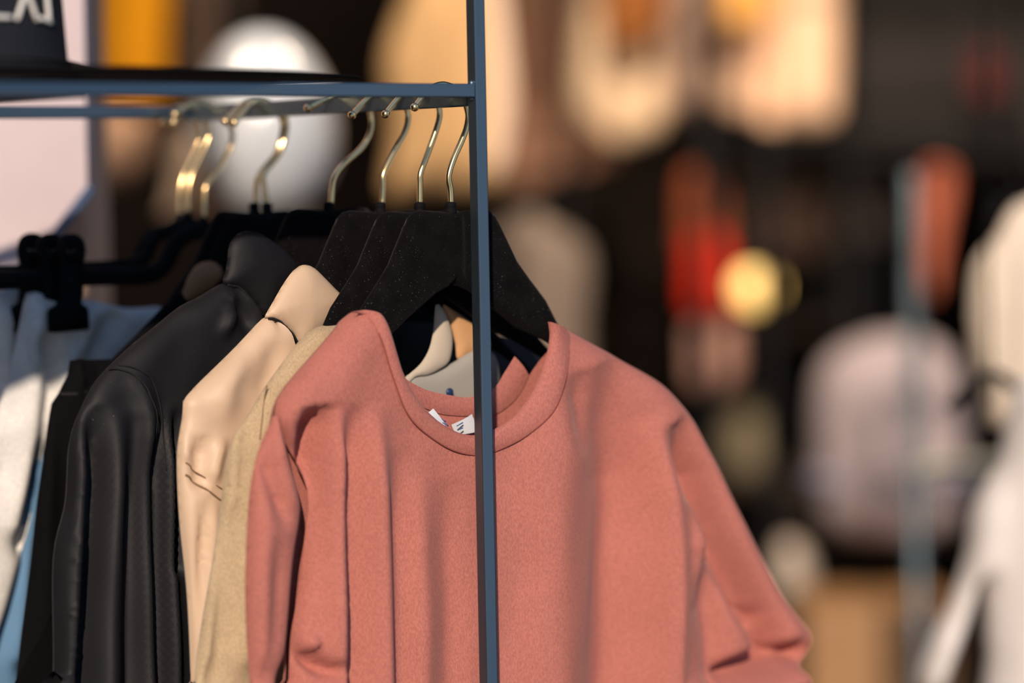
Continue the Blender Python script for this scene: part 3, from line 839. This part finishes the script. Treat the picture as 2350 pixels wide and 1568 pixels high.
for px in (300, 560):   # hanger loops that carry the skirt
    bm = bmesh.new()
    a = c.hit(px, 822); b = c.hit(px + (150 if px < 400 else 20), 600)
    add_tube(bm, [(a[0], HY[5], a[1]), (b[0], HY[5] + 0.002, b[1])], 0.0012, 6)
    link('hanging_loop', bm, threadB, g6, RK)

# trousers on the clip hangers
tr = [
 (6, [(61,672),(80,669),(116,682),(150,690),(177,686),(218,692),(255,700),(290,708),(330,706),(372,708),(385,760),(330,860),(240,930),(140,965),(106,992),(88,1090),(68,1198),(43,1283),(13,1390),(-20,1500),(-60,1700),(-170,1700),(-130,1400),(-80,1200),(-25,1000),(15,880),(42,760)], whiteM,
  'washed white denim trousers clipped beside the black clip at left', 0.010,
  [([(60,700),(75,850),(60,1000),(20,1200)], 0.006, 0.010, -.01, 0.1), ([(110,760),(120,900),(90,1100),(60,1250)], -0.007, 0.009, -.01, 0.1),
   ([(200,700),(180,800),(150,900),(115,1000)], 0.006, 0.012, -.01, 0.1), ([(280,715),(230,780),(190,850)], -0.005, 0.009, -.01, 0.1),
   ([(150,780),(140,900),(110,1060)], 0.004, 0.006, -.01, 0.1), ([(90,700),(95,780)], 0.003, 0.006, -.01, 0.1, .2)]),
 (7, [(64,684),(80,688),(100,688),(150,690),(260,705),(380,712),(460,760),(450,1100),(420,1700),(-60,1700),(-50,1380),(0,1220),(50,1000),(62,860),(60,700)], blueM,
  'light blue denim trousers showing as a strip under the white pair', 0.009,
  [([(90,1000),(70,1200),(30,1500)], 0.005, 0.009, -.01, 0.1), ([(105,1100),(80,1300),(60,1550)], -0.004, 0.007, -.01, 0.1)]),
]
for hi_, ol, mm, lab, T, ff in tr:
    x, z = RK.hit(100, 700, HY[hi_])
    t = empty('trousers', RK.o + RK.m @ Vector((x, HY[hi_], -0.9)), YAW, lab, 'trousers', None)
    c = Cloth(RK, HY[hi_], 0)
    for f in ff: c.add_fold(*f)
    o2 = [(p[0], p[1], 0, 1) for p in ol]
    link('body', merge([c.panel(o2, T, 0.012, 1, 0.0055, noise=0.0012), c.panel(o2, 0.006, 0.012, -1, 0.012, folds=False)]), mm, t, RK)
# leftmost pale trousers, nearer and cut by the picture's edge
t = empty('trousers', RK.o + RK.m @ Vector((-0.45, HY[6] - 0.012, -0.9)), YAW, 'pale grey denim trousers cut off by the left edge of the picture', 'trousers', None)
c = Cloth(RK, HY[8] , 0)
c.add_fold([(20,700),(15,850),(5,1000)], 0.005, 0.008, -.01, 0.1)
ol = [(p[0], p[1], 0, 1) for p in [(-150,672),(-60,664),(0,668),(24,660),(52,668),(44,760),(30,860),(10,950),(0,1150),(-20,1400),(-40,1700),(-300,1700),(-260,1000)]]
link('body', merge([c.panel(ol, 0.010, 0.012, 1, 0.0055, noise=0.001), c.panel(ol, 0.006, 0.012, -1, 0.012, folds=False)]), greyW, t, RK)

# ------------------------------------------------------------------ shirts seen through the neck opening
c = Cloth(RK, HY[1] + 0.006, 0)
k = empty('striped_collar_shirt', RK.o + RK.m @ Vector((0.0, HY[2], -0.5)), YAW, 'grey and beige shirt collar glimpsed through the neck opening of the sweatshirt', 'shirt')
stripeM = mat('cream_shirt_cloth', (0.55, 0.47, 0.38), rough=0.75, spec=0.2, mottle=0.1)
o1 = [(1000,700),(1016,708),(1030,740),(1038,780),(1030,830),(1005,850),(980,862),(950,868),(925,900),(900,930),(905,890),(935,862),(965,835),(985,800),(995,755)]
o2 = [(930,865),(965,858),(1000,852),(1040,832),(1075,810),(1110,800),(1140,830),(1140,930),(1080,950),(1000,945),(940,915)]
o3 = [(1016,700),(1040,712),(1075,735),(1120,770),(1120,810),(1080,812),(1050,825),(1045,790),(1032,740)]
link('collar_stand', c.panel([(a, b, 0, 1) for a, b in o1], 0.004, 0.010, 1, 0.004), stripeM, k, RK)
link('yoke', c.panel([(a, b, 0, 1) for a, b in o2], 0.006, 0.010, 1, 0.004, dy=0.004), greyL, k, RK)
link('lining', c.panel([(a, b, 0, 1) for a, b in o3], 0.004, 0.010, 1, 0.004, dy=0.006), mat('apricot_lining', (0.62, 0.34, 0.16), rough=0.7), k, RK)
bm = bmesh.new()
a = c.hit(1020, 900, 0.0); add_ball(bm, (a[0], HY[1] - 0.001, a[1]), 0.0035, (1, .5, 1))
link('button', bm, mat('dark_blue_button', (0.02, 0.04, 0.12), rough=0.2), k, RK)

# ------------------------------------------------------------------ the hat
hz = w + 0.0005
hx, hy = -0.37, 0.12
hat = empty('sun_hat', RK.o + RK.m @ Vector((hx, hy, hz)), YAW, 'wide brimmed black hat with white stitched lettering lying on the rack', 'hat')
bm = bmesh.new()
hr = 0.33
prof = []
NR = 40
def brim_z(r, a):
    t = (r - 0.105) / (hr - 0.105)
    return 0.0008 + 0.0045 * t * t + 0.012 * max(0, 1 - t * 2.2) ** 1.6 + 0.0008 * math.sin(3 * a) * t
top_, bot_ = [], []
SEG = 160
for j in range(NR + 1):
    r = 0.05 + (hr - 0.05) * j / NR
    top_.append([bm.verts.new((hx + r * math.cos(2 * math.pi * k_ / SEG), hy + r * 0.47 * math.sin(2 * math.pi * k_ / SEG), hz + 0.0014 + brim_z(r, 2 * math.pi * k_ / SEG))) for k_ in range(SEG)])
    bot_.append([bm.verts.new((v.co.x, v.co.y, v.co.z - 0.0014)) for v in top_[-1]])
for j in range(NR):
    for k_ in range(SEG):
        q = (k_ + 1) % SEG
        bm.faces.new((top_[j][k_], top_[j + 1][k_], top_[j + 1][q], top_[j][q]))
        bm.faces.new((bot_[j][k_], bot_[j][q], bot_[j + 1][q], bot_[j + 1][k_]))
for k_ in range(SEG):
    q = (k_ + 1) % SEG
    bm.faces.new((top_[NR][k_], bot_[NR][k_], bot_[NR][q], top_[NR][q]))
hatM = mat('black_felt', (0.012, 0.011, 0.012), rough=0.85, spec=0.2, bump=0.4, bscale=1500, specks=(700, 0.68, (0.20, 0.16, 0.14)))
BR = link('brim', bm, hatM, hat, RK)
bm = bmesh.new(); add_tube(bm, [(hx + hr * math.cos(a), hy + hr * 0.47 * math.sin(a), hz + 0.0012 + brim_z(hr, a)) for a in [2 * math.pi * i / 120 for i in range(121)]], 0.0014, 6)
link('brim_edge', bm, black2, BR, RK)
crownM = mat('black_twill', (0.012, 0.014, 0.020), rough=0.7, spec=0.3, bump=0.5, bscale=1400, specks=(700, 0.70, (0.12, 0.12, 0.14)), mottle=0.1)
# crown: its right outline stands at the traced edge
ce = RK.hit(124, 148, hy - 0.0)[0]
cr = 0.098
ccx = ce - cr * 1.0
bm = bmesh.new()
add_lathe(bm, [(cr + 0.001, 0.008), (cr + 0.0015, 0.012), (cr, 0.016), (cr - 0.001, 0.03), (cr - 0.003, 0.06), (cr - 0.006, 0.09), (cr - 0.011, 0.105), (cr - 0.022, 0.114), (cr - 0.05, 0.118), (0.005, 0.114)], (ccx, hy, hz), 96, 1, 0.86)
CR = link('crown', bm, crownM, hat, RK)
bm = bmesh.new()
add_tube(bm, [(ccx + (cr + 0.0012) * math.cos(a), hy + (cr + 0.0012) * 0.86 * math.sin(a), hz + 0.0165) for a in [2 * math.pi * i / 96 for i in range(97)]], 0.0009, 6)
link('band_seam', bm, threadB, CR, RK)
letterM = mat('white_embroidery', (0.82, 0.80, 0.76), rough=0.7, bump=0.8, bscale=900)
def on_crown(px, py):
    r = RK.mi @ ray(px, py); o = RK.c.copy(); o -= Vector((ccx, hy, 0))
    R_ = cr + 0.0005
    a = r.x ** 2 + (r.y / .86) ** 2; b = 2 * (o.x * r.x + o.y * r.y / .86 ** 2); c_ = o.x ** 2 + (o.y / .86) ** 2 - R_ ** 2
    disc = b * b - 4 * a * c_
    if disc < 0: disc = 0
    t = (-b - math.sqrt(disc)) / (2 * a)
    return RK.c + r * t
bm = bmesh.new()
for (x0, y0), (x1, y1) in [((-40, 38), (24, 40)), ((66, -40), (40, 42)), ((56, -40), (84, 44)), ((103, -60), (113, 48)), ((95, 42), (115, 51)), ((-70, -60), (-60, 40)), ((-40, 38), (-20, -60))]:
    pts = []
    for i in range(9):
        t = i / 8; p = on_crown(x0 + (x1 - x0) * t, y0 + (y1 - y0) * t)
        if (p - RK.c).length > 5: continue
        pts.append(p)
    add_tube(bm, pts, 0.0018, 10)
    add_ball(bm, pts[0], 0.0018); add_ball(bm, pts[-1], 0.0018)
tag(link('lettering', bm, letterM, CR, RK), 'raised white lettering')

# ================================================================== BACKGROUND OF THE SHOP
def fabric(name, rgb, **k):
    return mat(name, lin(rgb), rough=0.9, spec=0.15, mottle=0.08, mscale=6, **k)

def garment(name, cat, label, outline, d, material, T=0.05, R=0.08, nf=3, hang=None, group=None, amp=0.012):
    """a garment hanging in the shop at depth d; hang=(z of its rail)"""
    c = Cloth(WF, d, 0)
    xs = [p[0] for p in outline]; ys = [p[1] for p in outline]
    rr = random.Random(int(sum(xs)))
    for i in range(nf):
        px = min(xs) + (max(xs) - min(xs)) * (i + 0.5 + rr.uniform(-.2, .2)) / nf
        c.add_fold([(px, min(ys)), (px + rr.uniform(-10, 10), (min(ys) + max(ys)) / 2), (px + rr.uniform(-20, 20), max(ys))], amp * rr.choice((1, -1)), 0.02 + 0.01 * rr.random(), -T, 0.05)
    o2 = [(p[0], p[1], 0, 1) for p in outline]
    cx, cz = c.hit(sum(xs) / len(xs), max(ys))
    e = empty(name, (cx, d, cz), 0, label, cat, group)
    link('body', merge([c.panel(o2, T, R, 1, 0.012), c.panel(o2, T * .6, R, -1, 0.016, folds=False)]), material, e, WF)
    if hang:
        tx, tz = c.hit(sum(xs) / len(xs), min(ys))
        bm = bmesh.new(); top = hang
        add_tube(bm, smooth_path([(tx, d, tz - 0.03), (tx, d, top - 0.06), (tx + 0.02, d, top - 0.03), (tx + 0.015, d, top + 0.01), (tx - 0.005, d, top + 0.018), (tx - 0.02, d, top + 0.0)], 5), 0.002, 8)
        link('hook', bm, plastic, e, WF)
        bm = bmesh.new(); wv = 0.22 * (c.hit(max(xs), 0)[0] - c.hit(min(xs), 0)[0])
        add_tube(bm, smooth_path([(tx - wv, d, tz - 0.035), (tx - wv * .5, d, tz - 0.012), (tx, d, tz + 0.0), (tx + wv * .5, d, tz - 0.012), (tx + wv, d, tz - 0.035)], 4), 0.006, 8)
        link('hanger', bm, plastic, e, WF)
    return e

def rail_thing(name, label, x0, x1, d, z, legx=None):
    e = empty(name, ((x0 + x1) / 2, d, 0), 0, label, 'clothes rail')
    bm = bmesh.new(); add_tube(bm, [(x0, d, z), (x1, d, z)], 0.012, 12); link('rail', bm, plastic, e)
    for x in (legx or (x0, x1)):
        bm = bmesh.new(); add_tube(bm, [(x, d, 0), (x, d, z)], 0.012, 12); link('post', bm, plastic, e)
    return e

# pale pillar at the left, close behind the rack
d = 3.05
def quad_prism(name, pts, d, depth, material, parent=None, label=None, cat=None, kind=None):
    bm = bmesh.new(); f = []; g = []
    for px, py in pts:
        x, z = WF.hit(px, py, d); f.append(bm.verts.new((x, d, z))); g.append(bm.verts.new((x, d + depth, z)))
    n = len(f); bm.faces.new(f); bm.faces.new(g[::-1])
    for i in range(n): bm.faces.new((f[(i + 1) % n], f[i], g[i], g[(i + 1) % n]))
    bmesh.ops.recalc_face_normals(bm, faces=bm.faces)
    return tag(link(name, bm, material, parent, smooth=False), label, cat, None, kind)
zf = 0
pil_top = [(-500,-700),(180,-700),(200,440),(110,560),(20,680),(-60,800),(-500,800)]
quad_prism('display_board', pil_top, d, 0.04, lilacM, None, 'pale lilac board with a slanted lower edge standing behind the rack at far left', 'board')
bm = bmesh.new(); a = world_at(212, 430, d - .012); b = world_at(108, 562, d - .012); e_ = world_at(0, 700, d - .012)
add_tube(bm, [a, b, e_], 0.0045, 8)
tag(link('slanted_rod', bm, mat('blue_steel_rod', lin((70, 90, 120)), rough=0.4)), 'thin blue slanted rod along the edge of the lilac board', 'rod')
x1 = WF.hit(213, 600, 3.2)[0]
structure('wall_pillar', (-1.2, 3.14, 0), (x1, 3.34, 3.2), beigeWall)

# left: mustard garment, tan bag, grey curtain
rail_thing('garment_rail', 'black garment rail deep in the shop above the mustard dress', -1.3, 0.3, 5.2, 2.25)
garment('dress', 'dress', 'mustard orange dress blurred behind the hat at left', [(175,-300),(390,-300),(392,-100),(385,60),(372,240),(300,262),(175,262)], 5.2, fabric('mustard', (238, 160, 25)), hang=2.25)
garment('shoulder_bag', 'bag', 'tan rounded bag blurred below the mustard dress', [(190,262),(330,262),(340,330),(310,400),(255,425),(190,410)], 5.1, fabric('tan_leather', (200, 160, 130)), nf=1, T=0.06)
garment('coat', 'coat', 'grey brown coat hanging beside the mustard dress', [(370,-300),(560,-300),(550,0),(520,180),(470,260),(360,260)], 5.5, fabric('taupe', (105, 85, 72)), hang=2.25)

# white egg head mannequin
md = 4.3
mq = empty('mannequin', world_at(640, 560, md) * 1 , 0, 'glossy white egg shaped mannequin head blurred behind the gold hooks', 'mannequin')
gw = mat('gloss_white', (0.60, 0.64, 0.70), rough=0.2, spec=0.7, coat=0.6)
cx, cz = WF.hit(606, 285, md); s_ = md / FPX
bm = bmesh.new(); rings = []
prof = []
for i in range(33):
    t = i / 32 * math.pi
    rz = 215 * s_; rr = 163 * s_ * (math.sin(t) ** 0.92) * (1 + 0.10 * math.cos(t))
    prof.append((max(rr, 0.0005), -math.cos(math.pi - t) * -rz if False else -math.cos(t) * rz))
add_lathe(bm, prof, (cx, md, cz), 48, 1, 1.15)
link('head', bm, gw, mq)
bm = bmesh.new(); nx, nz = WF.hit(620, 470, md)
add_lathe(bm, [(0.11, -0.46), (0.115, -0.30), (0.11, -0.14), (0.09, -0.09), (0.06, -0.05), (0.055, -0.01), (0.055, 0.05)], (nx, md + .02, nz - 0.02), 40, 1, .62)
link('torso', bm, fabric('olive_knit', (84, 72, 54)), mq)
bm = bmesh.new(); add_lathe(bm, [(0.16, -nz + 0.02), (0.16, -nz + 0.035), (0.015, -nz + 0.05), (0.015, -0.45)], (nx, md + .02, nz), 24)
link('stand', bm, plastic, mq)
garment('tote_bag', 'bag', 'beige canvas tote leaning left of the white mannequin head', [(400,330),(440,300),(520,300),(560,380),(550,500),(380,510),(385,430)], 4.45, fabric('beige_canvas', (205, 178, 155)), nf=1, T=0.05)

# centre: long tan coat with pale trim
rail_thing('garment_rail', 'black garment rail behind the post carrying the sand coloured coat', 0.05 - 0.45, 0.9, 4.9, 2.3)
garment('long_coat', 'coat', 'sand coloured coat blurred behind the top of the blue post', [(960,-300),(1130,-300),(1150,0),(1165,200),(1165,420),(1100,440),(1000,445),(890,450),(900,300),(880,150),(915,30),(950,-60)], 4.9, fabric('sand', (188, 152, 108)), hang=2.3, nf=4, T=0.07)
garment('scarf', 'scarf', 'pale cream scarf along the right edge of the sand coat', [(1110,-300),(1150,-300),(1160,0),(1180,200),(1168,330),(1140,400),(1118,390),(1125,200),(1115,0)], 4.72, fabric('cream_wool', (225, 195, 170)), hang=2.3, nf=1, T=0.03, R=.03)

# wooden wall panel and the row of pale garments upper right
quad_prism('wall_panel', [(1130,-600),(1420,-600),(1420,360),(1330,385),(1130,430)], 6.6, 0.05, mat('walnut_wood', lin((125, 82, 55)), rough=0.6, mottle=0.2, mscale=4), None, 'brown wood panel behind the upper right of the post', 'panel')
rail_thing('garment_rail', 'black high garment rail carrying the pale clothes at upper right', 0.1, 1.05, 6.0, 2.35)
gl = 'pale clothes hanging upper right'
garment('blouse', 'blouse', 'cream blouse with bright rounded hem, leftmost of the pale clothes', [(1345,-250),(1490,-250),(1500,0),(1520,180),(1520,290),(1470,325),(1400,325),(1335,280),(1315,200),(1330,0)], 5.9, fabric('cream', (232, 200, 165)), hang=2.35, group=gl)
garment('blouse', 'blouse', 'rust brown blouse hanging above the cream hem', [(1350,-260),(1520,-260),(1530,0),(1500,90),(1440,120),(1380,60)], 5.75, fabric('rust', (125, 75, 35)), hang=2.35, group=gl)
garment('blouse', 'blouse', 'lilac pink blouse second among the pale clothes', [(1530,-250),(1660,-250),(1665,0),(1650,220),(1600,262),(1525,240),(1530,100)], 6.1, fabric('lilac_pink', (205, 172, 152)), hang=2.35, group=gl)
garment('blouse', 'blouse', 'peach long blouse rightmost of the pale clothes', [(1665,-250),(1935,-250),(1930,0),(1925,200),(1905,290),(1800,292),(1720,270),(1650,230),(1660,50)], 5.95, fabric('peach', (232, 192, 160)), hang=2.35, nf=5, group=gl)
garment('blouse', 'blouse', 'golden yellow blouse in front of the peach one', [(1650,-250),(1770,-250),(1775,0),(1745,60),(1690,70),(1655,40)], 5.8, fabric('golden', (225, 165, 85)), hang=2.35, group=gl)

# dark cabinet upper right
darkW = mat('near_black_wood', lin((34, 29, 28)), rough=0.7, spec=0.2, mottle=0.15, mscale=3)
cab = empty('cabinet', (world_at(2160, 300, 6.3).x, 6.3, 0), 0, 'near black cabinet filling the upper right corner', 'cabinet')
quad_prism('body', [(1955,-700),(2700,-700),(2700,368),(1955,368)], 6.3, 0.4, darkW, cab)
quad_prism('door', [(1965,-690),(2320,-690),(2320,355),(1965,355)], 6.28, 0.02, darkW, cab)
quad_prism('side_support', [(2400,360),(2700,360),(2700,3300),(2400,3300)], 6.4, 0.3, darkW, cab)
garment('beanie', 'hat', 'dark red beanie hanging in front of the black cabinet', [(2235,120),(2275,110),(2300,160),(2295,215),(2250,225),(2225,175)], 6.15, fabric('dark_red', (88, 38, 36)), nf=1, T=0.03, R=.04, hang=1.95)

shelfM = mat('umber_wood', lin((58, 46, 40)), rough=0.8, spec=0.2, mottle=0.2, mscale=3)
sh = empty('shelf_unit', (0.5, 7.2, 0), 0, 'dark umber shelf unit across the back of the shop', 'shelf')
quad_prism('shelf', [(1100,400),(2600,400),(2600,440),(1100,440)], 7.2, 0.35, shelfM, sh)
quad_prism('shelf', [(1500,577),(1960,573),(1960,596),(1500,600)], 7.2, 0.35, shelfM, sh)
quad_prism('shelf', [(1100,735),(2600,735),(2600,765),(1100,765)], 7.2, 0.35, shelfM, sh)
quad_prism('shelf', [(1100,1090),(2600,1090),(2600,1120),(1100,1120)], 7.2, 0.35, shelfM, sh)
quad_prism('upright', [(1450,390),(1500,390),(1500,2500),(1450,2500)], 7.2, 0.35, shelfM, sh)
quad_prism('upright', [(2560,390),(2600,390),(2600,2500),(2560,2500)], 7.2, 0.35, shelfM, sh)
quad_prism('upright', [(1100,390),(1130,390),(1130,2500),(1100,2500)], 7.2, 0.35, shelfM, sh)

# middle right
def torso_dummy(cx_, cy_, wpx, hpx, d, material, label):
    e = empty('dress_form', (world_at(cx_, cy_, d).x, d, 0), 0, label, 'dress form')
    s = d / FPX; x, z = WF.hit(cx_, cy_, d)
    bm = bmesh.new()
    H = hpx * s; Wd = wpx * s / 2
    add_lathe(bm, [(Wd * .55, -H * .5), (Wd * .85, -H * .46), (Wd * .93, -H * .3), (Wd * .9, -H * .05), (Wd, H * .2), (Wd * .93, H * .36), (Wd * .62, H * .45), (Wd * .28, H * .5), (Wd * .22, H * .56)], (x, d, z), 40, 1, .62)
    link('torso', bm, material, e)
    bm = bmesh.new(); add_lathe(bm, [(0.15, -z + 0.0), (0.15, -z + 0.02), (0.014, -z + 0.04), (0.014, -H * .48)], (x, d, z), 20); link('stand', bm, plastic, e)
    return e
torso_dummy(1215, 720, 290, 420, 5.2, fabric('warm_grey', (118, 104, 94)), 'warm grey dress form blurred right of the post')
rail_thing('garment_rail', 'low black garment rail carrying the red garments', 0.33, 0.56, 5.6, 1.62)
garment('red_jacket', 'jacket', 'terracotta jacket above the bright red one', [(1570,400),(1625,390),(1660,450),(1672,560),(1640,600),(1570,600),(1560,500)], 5.65, fabric('terracotta', (150, 78, 48)), nf=1, hang=1.62)
garment('red_jacket', 'jacket', 'bright red garment left of the glowing lamp', [(1585,540),(1650,530),(1680,600),(1680,700),(1650,730),(1580,720),(1570,620)], 5.55, fabric('signal_red', (190, 42, 22)), nf=1, hang=1.62)
garment('folded_blouse', 'blouse', 'dusty pink blouse below the red garment', [(1590,740),(1680,735),(1695,800),(1690,870),(1650,900),(1590,890),(1580,800)], 5.6, fabric('dusty_pink', (172, 132, 118)), nf=1)
# the lamp
ld = 5.6; lx, lz = WF.hit(1737, 660, ld)
lamp = empty('pendant_lamp', (lx, ld, lz), 0, 'glowing yellow globe lamp beside the red garment', 'lamp')
bm = bmesh.new(); add_ball(bm, (lx, ld, lz), 0.036, (1, 1, 0.92), 32)
link('globe', bm, mat('lamp_glass', (0.9, 0.7, 0.3), rough=0.3, emit=(1.0, 0.60, 0.17), estr=2.1), lamp)
bm = bmesh.new(); add_tube(bm, [(lx, ld, lz + 0.03), (lx, ld, 3.2)], 0.003, 6); link('cord', bm, plastic, lamp)
bm = bmesh.new(); add_lathe(bm, [(0.018, 0.028), (0.016, 0.045), (0.006, 0.06)], (lx, ld, lz), 20); link('cap', bm, plastic, lamp)

quad_prism('folded_towels', [(1690,480),(1890,455),(1900,573),(1700,577)], 7.22, 0.2, fabric('brown_grey', (112, 90, 78)), None, 'brown grey folded fabric stack behind the lamp', 'fabric stack')
bxd = 7.22
quad_prism('black_box', [(1885,550),(2090,550),(2090,735),(1885,735)], bxd, 0.2, mat('box_black', (0.004, 0.004, 0.005), rough=0.6), None, 'black box standing below the round white hat', 'box')
bm = bmesh.new(); x, z = WF.hit(1990, 549, bxd); z += .001; add_lathe(bm, [(0.075, 0), (0.076, 0.006), (0.06, 0.012), (0.057, 0.06), (0.05, 0.095), (0.015, 0.11)], (x, bxd + .1, z), 32)
tag(link('sun_hat', bm, fabric('hat_white', (215, 190, 180))), 'small pale hat resting on the black box', 'hat')
garment('scarf', 'scarf', 'orange and red scarf beside the glass pole', [(2125,385),(2185,385),(2190,440),(2168,540),(2145,680),(2125,640),(2122,500)], 5.3, fabric('coral', (165, 90, 68)), nf=1, T=0.03, R=.03, hang=1.75)

# glass door edge / chrome pole
bm = bmesh.new(); a = world_at(2092, 395, 4.4); zb = 0
add_tube(bm, [(a.x, 4.4, 0.0), (a.x, 4.4, a.z)], 0.0095, 14); add_tube(bm, [(a.x, 4.4, 0), (a.x, 4.4, .01)], 0.05, 14)
POLE = tag(link('display_pole', bm, mat('blue_grey_steel', (0.10, 0.14, 0.17), rough=0.4, metal=0.6)), 'slim blue grey upright pole at right of the picture', 'pole')
bm = bmesh.new(); b = world_at(2345, 1067, 4.4); add_tube(bm, [(a.x, 4.4, b.z), (b.x + .1, 4.4, b.z)], 0.010, 12)
tag(link('display_arm', bm, mat('sage_steel', lin((190, 188, 165)), rough=0.5), POLE))

garment('striped_tee', 'shirt', 'large pale lilac shirt with a grey blue stripe blurred behind the pole', [(1950,790),(2030,765),(2110,770),(2175,810),(2215,900),(2220,1040),(2225,1150),(2180,1215),(2080,1240),(1950,1230),(1885,1180),(1870,1040),(1870,900),(1895,830)], 5.3, fabric('pale_lilac', (158, 146, 150)), hang=1.6, nf=2, T=0.09, R=.12)
c = Cloth(WF, 5.3, 0)
lt = bpy.data.objects['striped_tee']
bm = c.panel([(p[0], p[1], 0, 1) for p in [(1872,1075),(2050,1085),(2222,1072),(2222,1118),(2050,1130),(1872,1122)]], 0.095, 0.03, 1, 0.012)
link('stripe', bm, fabric('stripe_blue', (120, 120, 140)), lt, WF)
rail_thing('garment_rail', 'black garment rail above the lilac striped shirt', 0.40, 0.98, 5.3, 1.60)

garment('trainer', 'shoe', 'olive grey trainer on the back shelves', [(1680,950),(1720,930),(1765,960),(1780,1030),(1765,1088),(1680,1088),(1665,1020)], 7.33, fabric('olive_grey', (140, 128, 105)), nf=1, T=0.05)
garment('white_pouch', 'bag', 'pale round pouch low between sweatshirt and pole', [(1780,1250),(1830,1245),(1860,1300),(1858,1370),(1810,1395),(1765,1360),(1755,1290)], 5.6, fabric('pouch_white', (205, 190, 178)), nf=1, T=0.05)
# wooden table
tb = empty('table', (world_at(1990, 1400, 5.2).x, 5.4, 0), 0, 'light wooden display table at the bottom right', 'table')
A_ = world_at(1850, 1400, 5.0); B_ = world_at(2125, 1400, 5.0)
tm = mat('oak', lin((150, 112, 74)), rough=0.5, mottle=0.12, mscale=5)
bm = bmesh.new(); add_box(bm, (A_.x, 5.0, A_.z - 0.24), (B_.x + .05, 5.3, A_.z), 0.004); link('tabletop', bm, tm, tb, smooth=False)
for x_ in (A_.x + .03, B_.x + .02):
    for y_ in (5.03, 5.27):
        bm = bmesh.new(); add_box(bm, (x_ - .03, y_ - .03, 0), (x_ + .03, y_ + .03, A_.z - .24), 0.003); link('leg', bm, tm, tb, smooth=False)

# right: cream and white garments closer to the camera
rail_thing('garment_rail', 'black garment rail at the right edge carrying cream garments', 0.50, 1.3, 3.75, 1.86, (0.80, 1.28))
garment('knit_jumper', 'jumper', 'cream knitted jumper at the right edge above the white shirt', [(2330,470),(2420,440),(2500,440),(2500,960),(2290,985),(2262,920),(2235,820),(2226,700),(2240,600),(2285,545)], 3.75, fabric('cream_knit', (228, 212, 194)), hang=1.86, nf=3, T=0.04, R=.05)
garment('white_shirt', 'shirt', 'white long sleeved shirt at the lower right corner', [(2345,870),(2450,860),(2560,900),(2560,1750),(2270,1750),(2262,1500),(2250,1330),(2215,1430),(2160,1580),(2120,1620),(2105,1560),(2130,1480),(2180,1380),(2215,1270),(2235,1160),(2290,1060),(2310,970)], 3.5, fabric('soft_white', (226, 219, 216)), nf=4, T=0.04, R=.04, amp=0.018, hang=1.84)
rail_thing('garment_rail', 'short black rail carrying the white shirt at lower right', 0.45, 1.2, 3.5, 1.84, (0.75, 1.18))
